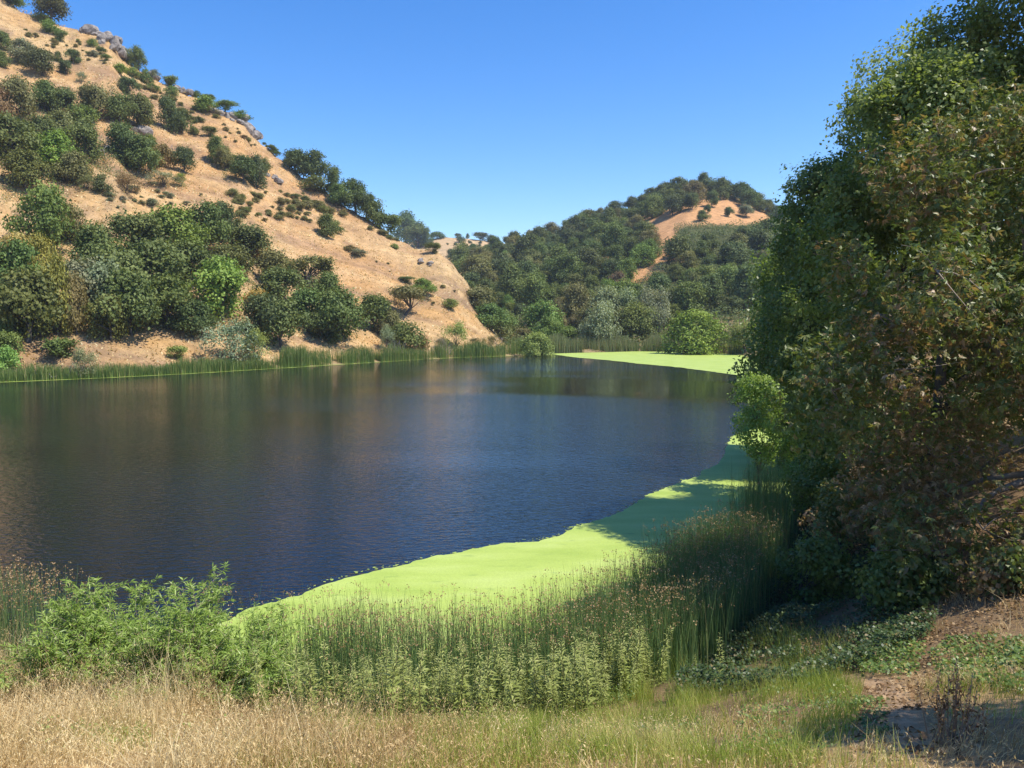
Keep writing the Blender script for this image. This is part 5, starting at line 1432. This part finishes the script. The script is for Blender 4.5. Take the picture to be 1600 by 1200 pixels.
def near_tree(name, label, x, y, H, rx, z0, n_clump, cr, n_leaf, leaf, mat, seed, cat='tree', trunk_r=0.22, fork=2.2, lean=0.0, twigs=60, spires=0, palm=False):
    r = np.random.default_rng(seed)
    z = float(height(np.array([x]), np.array([y]))[0])
    root = bpy.data.objects.new(name, None); COL.objects.link(root); root.location = (x, y, z - 0.1)
    tag(root, label, cat)
    cl = dome_clumps(r, n_clump, rx, rx, z0, H, cr, lean)
    for _ in range(spires):                             # leaders that stand up out of the crown
        an = r.random() * 6.283; q = rx * r.uniform(.2, 1.0); hz = z0 + (H - z0) * math.sqrt(max(0.03, 1 - (q / rx / 1.03) ** 2.0)) * r.uniform(.80, 1.0)
        ln = r.uniform(.4, 1.0); ox, oy = math.cos(an) * .25, math.sin(an) * .25
        for k in range(6):
            cl.append((np.array([math.cos(an) * q + ox * k * cr * .6, math.sin(an) * q + oy * k * cr * .6, hz - cr * .4 + k * cr * .55 * ln]), cr * (.62 - .085 * k)))
    parts = [limbs(r, cl[:n_clump], trunk_r, fork, min(9, n_clump))]
    tw = []
    order = r.permutation(len(cl))[:twigs]
    for k in order:                                     # twigs that show among the leaves
        c, q = cl[k]
        a = c + randdir(1, r)[0] * q * .2
        for _ in range(3):
            tw.append(tube(curve(a, c + randdir(1, r)[0] * q * 1.1, 5, .15, r), np.linspace(.022, .006, 5), 3))
    V, Q, T = join(parts)
    link('trunk', mesh_np(name + '_trunk', V, Q, [M_bark if not palm else M_twig], smooth=True), root)
    V, Q, T = join(tw)
    link('twigs', mesh_np(name + '_twigs', V, Q, [M_twig if palm else M_bark]), root)['kind'] = 'stuff'
    if palm:                                             # five leaflets to a leaf
        cs = np.array([c for c, _ in cl]); rs = np.array([q for _, q in cl])
        idx = r.choice(len(cl), size=n_leaf, p=rs ** 2 / (rs ** 2).sum())
        n1 = n_leaf // 6; idx = np.repeat(idx[:n1], 6); n_leaf = n1 * 6
        d = np.repeat(randdir(n1, r), 6, 0); P = cs[idx] + d * np.repeat(rs[idx[::6]] * (.45 + .65 * r.random(n1) ** .6), 6)[:, None] + r.normal(size=(n_leaf, 3)) * .13
        brown = np.clip(0.16 + 0.42 * r.random(len(cl))[idx] + .6 * (r.random(n_leaf) - .5) + 0.30 * (1 - np.clip(P[:, 2] / (0.75 * H), 0, 1)), 0, 1)
        up = nrm(0.6 * d + np.array([0, 0, .5]) + .5 * r.normal(size=(n_leaf, 3)))
        T0 = r.normal(size=(n_leaf, 3)); T0[:, 2] -= 1.2
        T0 = nrm(T0 - (T0 * up).sum(1, keepdims=True) * up); B0 = np.cross(up, T0)
        ps = []
        for an in (-1.15, -.55, 0, .55, 1.15):
            Tt = T0 * math.cos(an) + B0 * math.sin(an) - up * .25 * r.random((n_leaf, 1))
            Ls = leaf * (1 - .18 * abs(an)) * r.uniform(.75, 1.2, n_leaf)
            ps.append(leaf_quads(P, up + .25 * r.normal(size=(n_leaf, 3)), Ls, Ls * .32, np.clip(brown + .05 * r.normal(size=n_leaf), 0, 1), Tt, fold=.08, r=r))
        lv = join(ps)
    else:
        lv = crown(r, cl, n_leaf, leaf, leaf * 0.72, up=0.3, flat=1.0, spray=(0.16, 0.55), spr=9)
    link('crown', mesh_np(name + '_crown', lv[0], lv[1], [mat], {'tint': lv[2]}), root)
    return root

near_tree('buckeye_tree', 'big browning tree with drooping hand-shaped leaves filling the right edge', 13.5, 20.2, 11.0, 5.9, 0.0, 112, 1.0, 34000, 0.165, M_buck, 201, fork=1.8, trunk_r=.2, twigs=95, palm=True)
near_tree('cottonwood_tree', 'green tree with small glossy leaves rising behind the browning tree', 15.1, 29.0, 15.6, 4.5, 0.2, 95, 0.95, 66000, 0.16, M_cotton, 202, trunk_r=.26, fork=3, spires=16)
near_tree('cottonwood_tree', 'tallest tree reaching out of the picture at the top right', 20.8, 29.3, 21.0, 5.8, 2.0, 110, 1.3, 68000, 0.19, M_cotton, 203, trunk_r=.36, fork=5, spires=14)
near_tree('cottonwood_tree', 'shorter round green tree leaning over the shaded duckweed', 17.3, 43.2, 15.8, 4.1, -0.6, 100, 1.0, 56000, 0.19, M_dark, 204, trunk_r=.28, fork=2.5, spires=13)
near_tree('cottonwood_tree', 'outermost dark tree of the right shore, its branches over the water', 18.5, 48.5, 13.2, 4.4, -0.4, 90, 1.15, 38000, 0.22, M_dark, 205, trunk_r=.28, fork=2.5, spires=10)
near_tree('cottonwood_tree', 'slim tree with a pointed top between the round and the tallest trees', 20.6, 42.2, 20.5, 3.9, 3.0, 76, 1.1, 40000, 0.18, M_cotton, 206, trunk_r=.26, fork=4, spires=12)
near_tree('cottonwood_tree', 'leafy tree between the browning tree and the tallest tree', 17.8, 31.4, 17.2, 3.4, 3.0, 72, 1.0, 42000, 0.17, M_cotton, 212, trunk_r=.26, fork=4, spires=12)
near_tree('cottonwood_tree', 'dark tree low at the water where the duckweed turns', 27.5, 76.0, 14.5, 5.5, -0.2, 60, 1.5, 17000, 0.32, M_dark, 207, trunk_r=.3, fork=2.5)
near_tree('cottonwood_tree', 'farthest dark tree on the right shore beside the bright far duckweed', 39.5, 106.0, 14.0, 6.0, -0.4, 50, 1.7, 11000, 0.42, M_dark, 208, trunk_r=.3, fork=2.5)
near_tree('young_tree', 'small bright yellow-green tree leaning over the duckweed', 12.4, 38.4, 6.0, 1.8, 2.2, 56, 0.42, 9000, 0.13, M_bright, 209, trunk_r=.06, fork=1.4, lean=-0.5, twigs=20)
near_tree('shrub', 'yellowish shrub in a sun fleck below the bright young tree', 12.3, 33.6, 2.0, 1.0, 0.1, 18, 0.38, 2600, 0.11, M_bright, 210, 'shrub', trunk_r=.04, fork=.4, twigs=10)
for bx_, by_, bh_, br_, mt_, lb_ in [(8.6, 21.6, 1.5, 1.1, M_dark, 'low dark shrub in the shade, nearest to the reeds'), (10.6, 24.6, 2.4, 1.6, M_buck, 'browning shrub in the shade under the big tree'),
                                (11.4, 28.4, 2.8, 1.5, M_dark, 'dark shrub at the shaded water edge under the trees'), (9.2, 18.2, 1.1, .9, M_dark, 'small shrub at the lower edge of the browning tree'),
                                (12.9, 31.6, 3.0, 1.5, M_dark, 'dark shrub beside the yellowish shrub in the shade'), (10.9, 16.2, .9, .9, M_buck, 'low brown-leaved shrub on the litter slope')]:
    near_tree('shrub', lb_, bx_, by_, bh_, br_, 0.0, 22, 0.38, 4200, 0.12, mt_, int(bx_ * 100), 'shrub', trunk_r=.04, fork=.3, twigs=8)
near_tree('oak_tree', 'tree just outside the right edge shading the path', 8.7, 5.9, 6.6, 1.8, 3.2, 30, 0.6, 9000, 0.12, M_dark, 211, trunk_r=.2, fork=2.5, twigs=10)

# ------------------------------------------------------------------ the summer air over the valley
def haze():
    m, nt, nd, lk = new_mat('valley_air')
    v = nd.new('ShaderNodeVolumePrincipled')
    v.inputs['Color'].default_value = (0.86, 0.92, 1.0, 1)
    v.inputs['Density'].default_value = HAZE
    v.inputs['Anisotropy'].default_value = 0.25
    out = nd.new('ShaderNodeOutputMaterial')
    lk.new(v.outputs[0], out.inputs['Volume'])
    lo, hi = -3.0, 175.0
    E = 1560.0
    V = [(x, y, z) for z in (lo, hi) for y in (-E, E) for x in (-E, E)]
    Q = [(0, 2, 3, 1), (4, 5, 7, 6), (0, 1, 5, 4), (2, 6, 7, 3), (0, 4, 6, 2), (1, 3, 7, 5)]
    tag(link('haze', mesh_np('haze', V, Q, [m])), 'thin summer haze filling the valley air', 'haze', kind='stuff')
HAZE = 0.00016
haze()
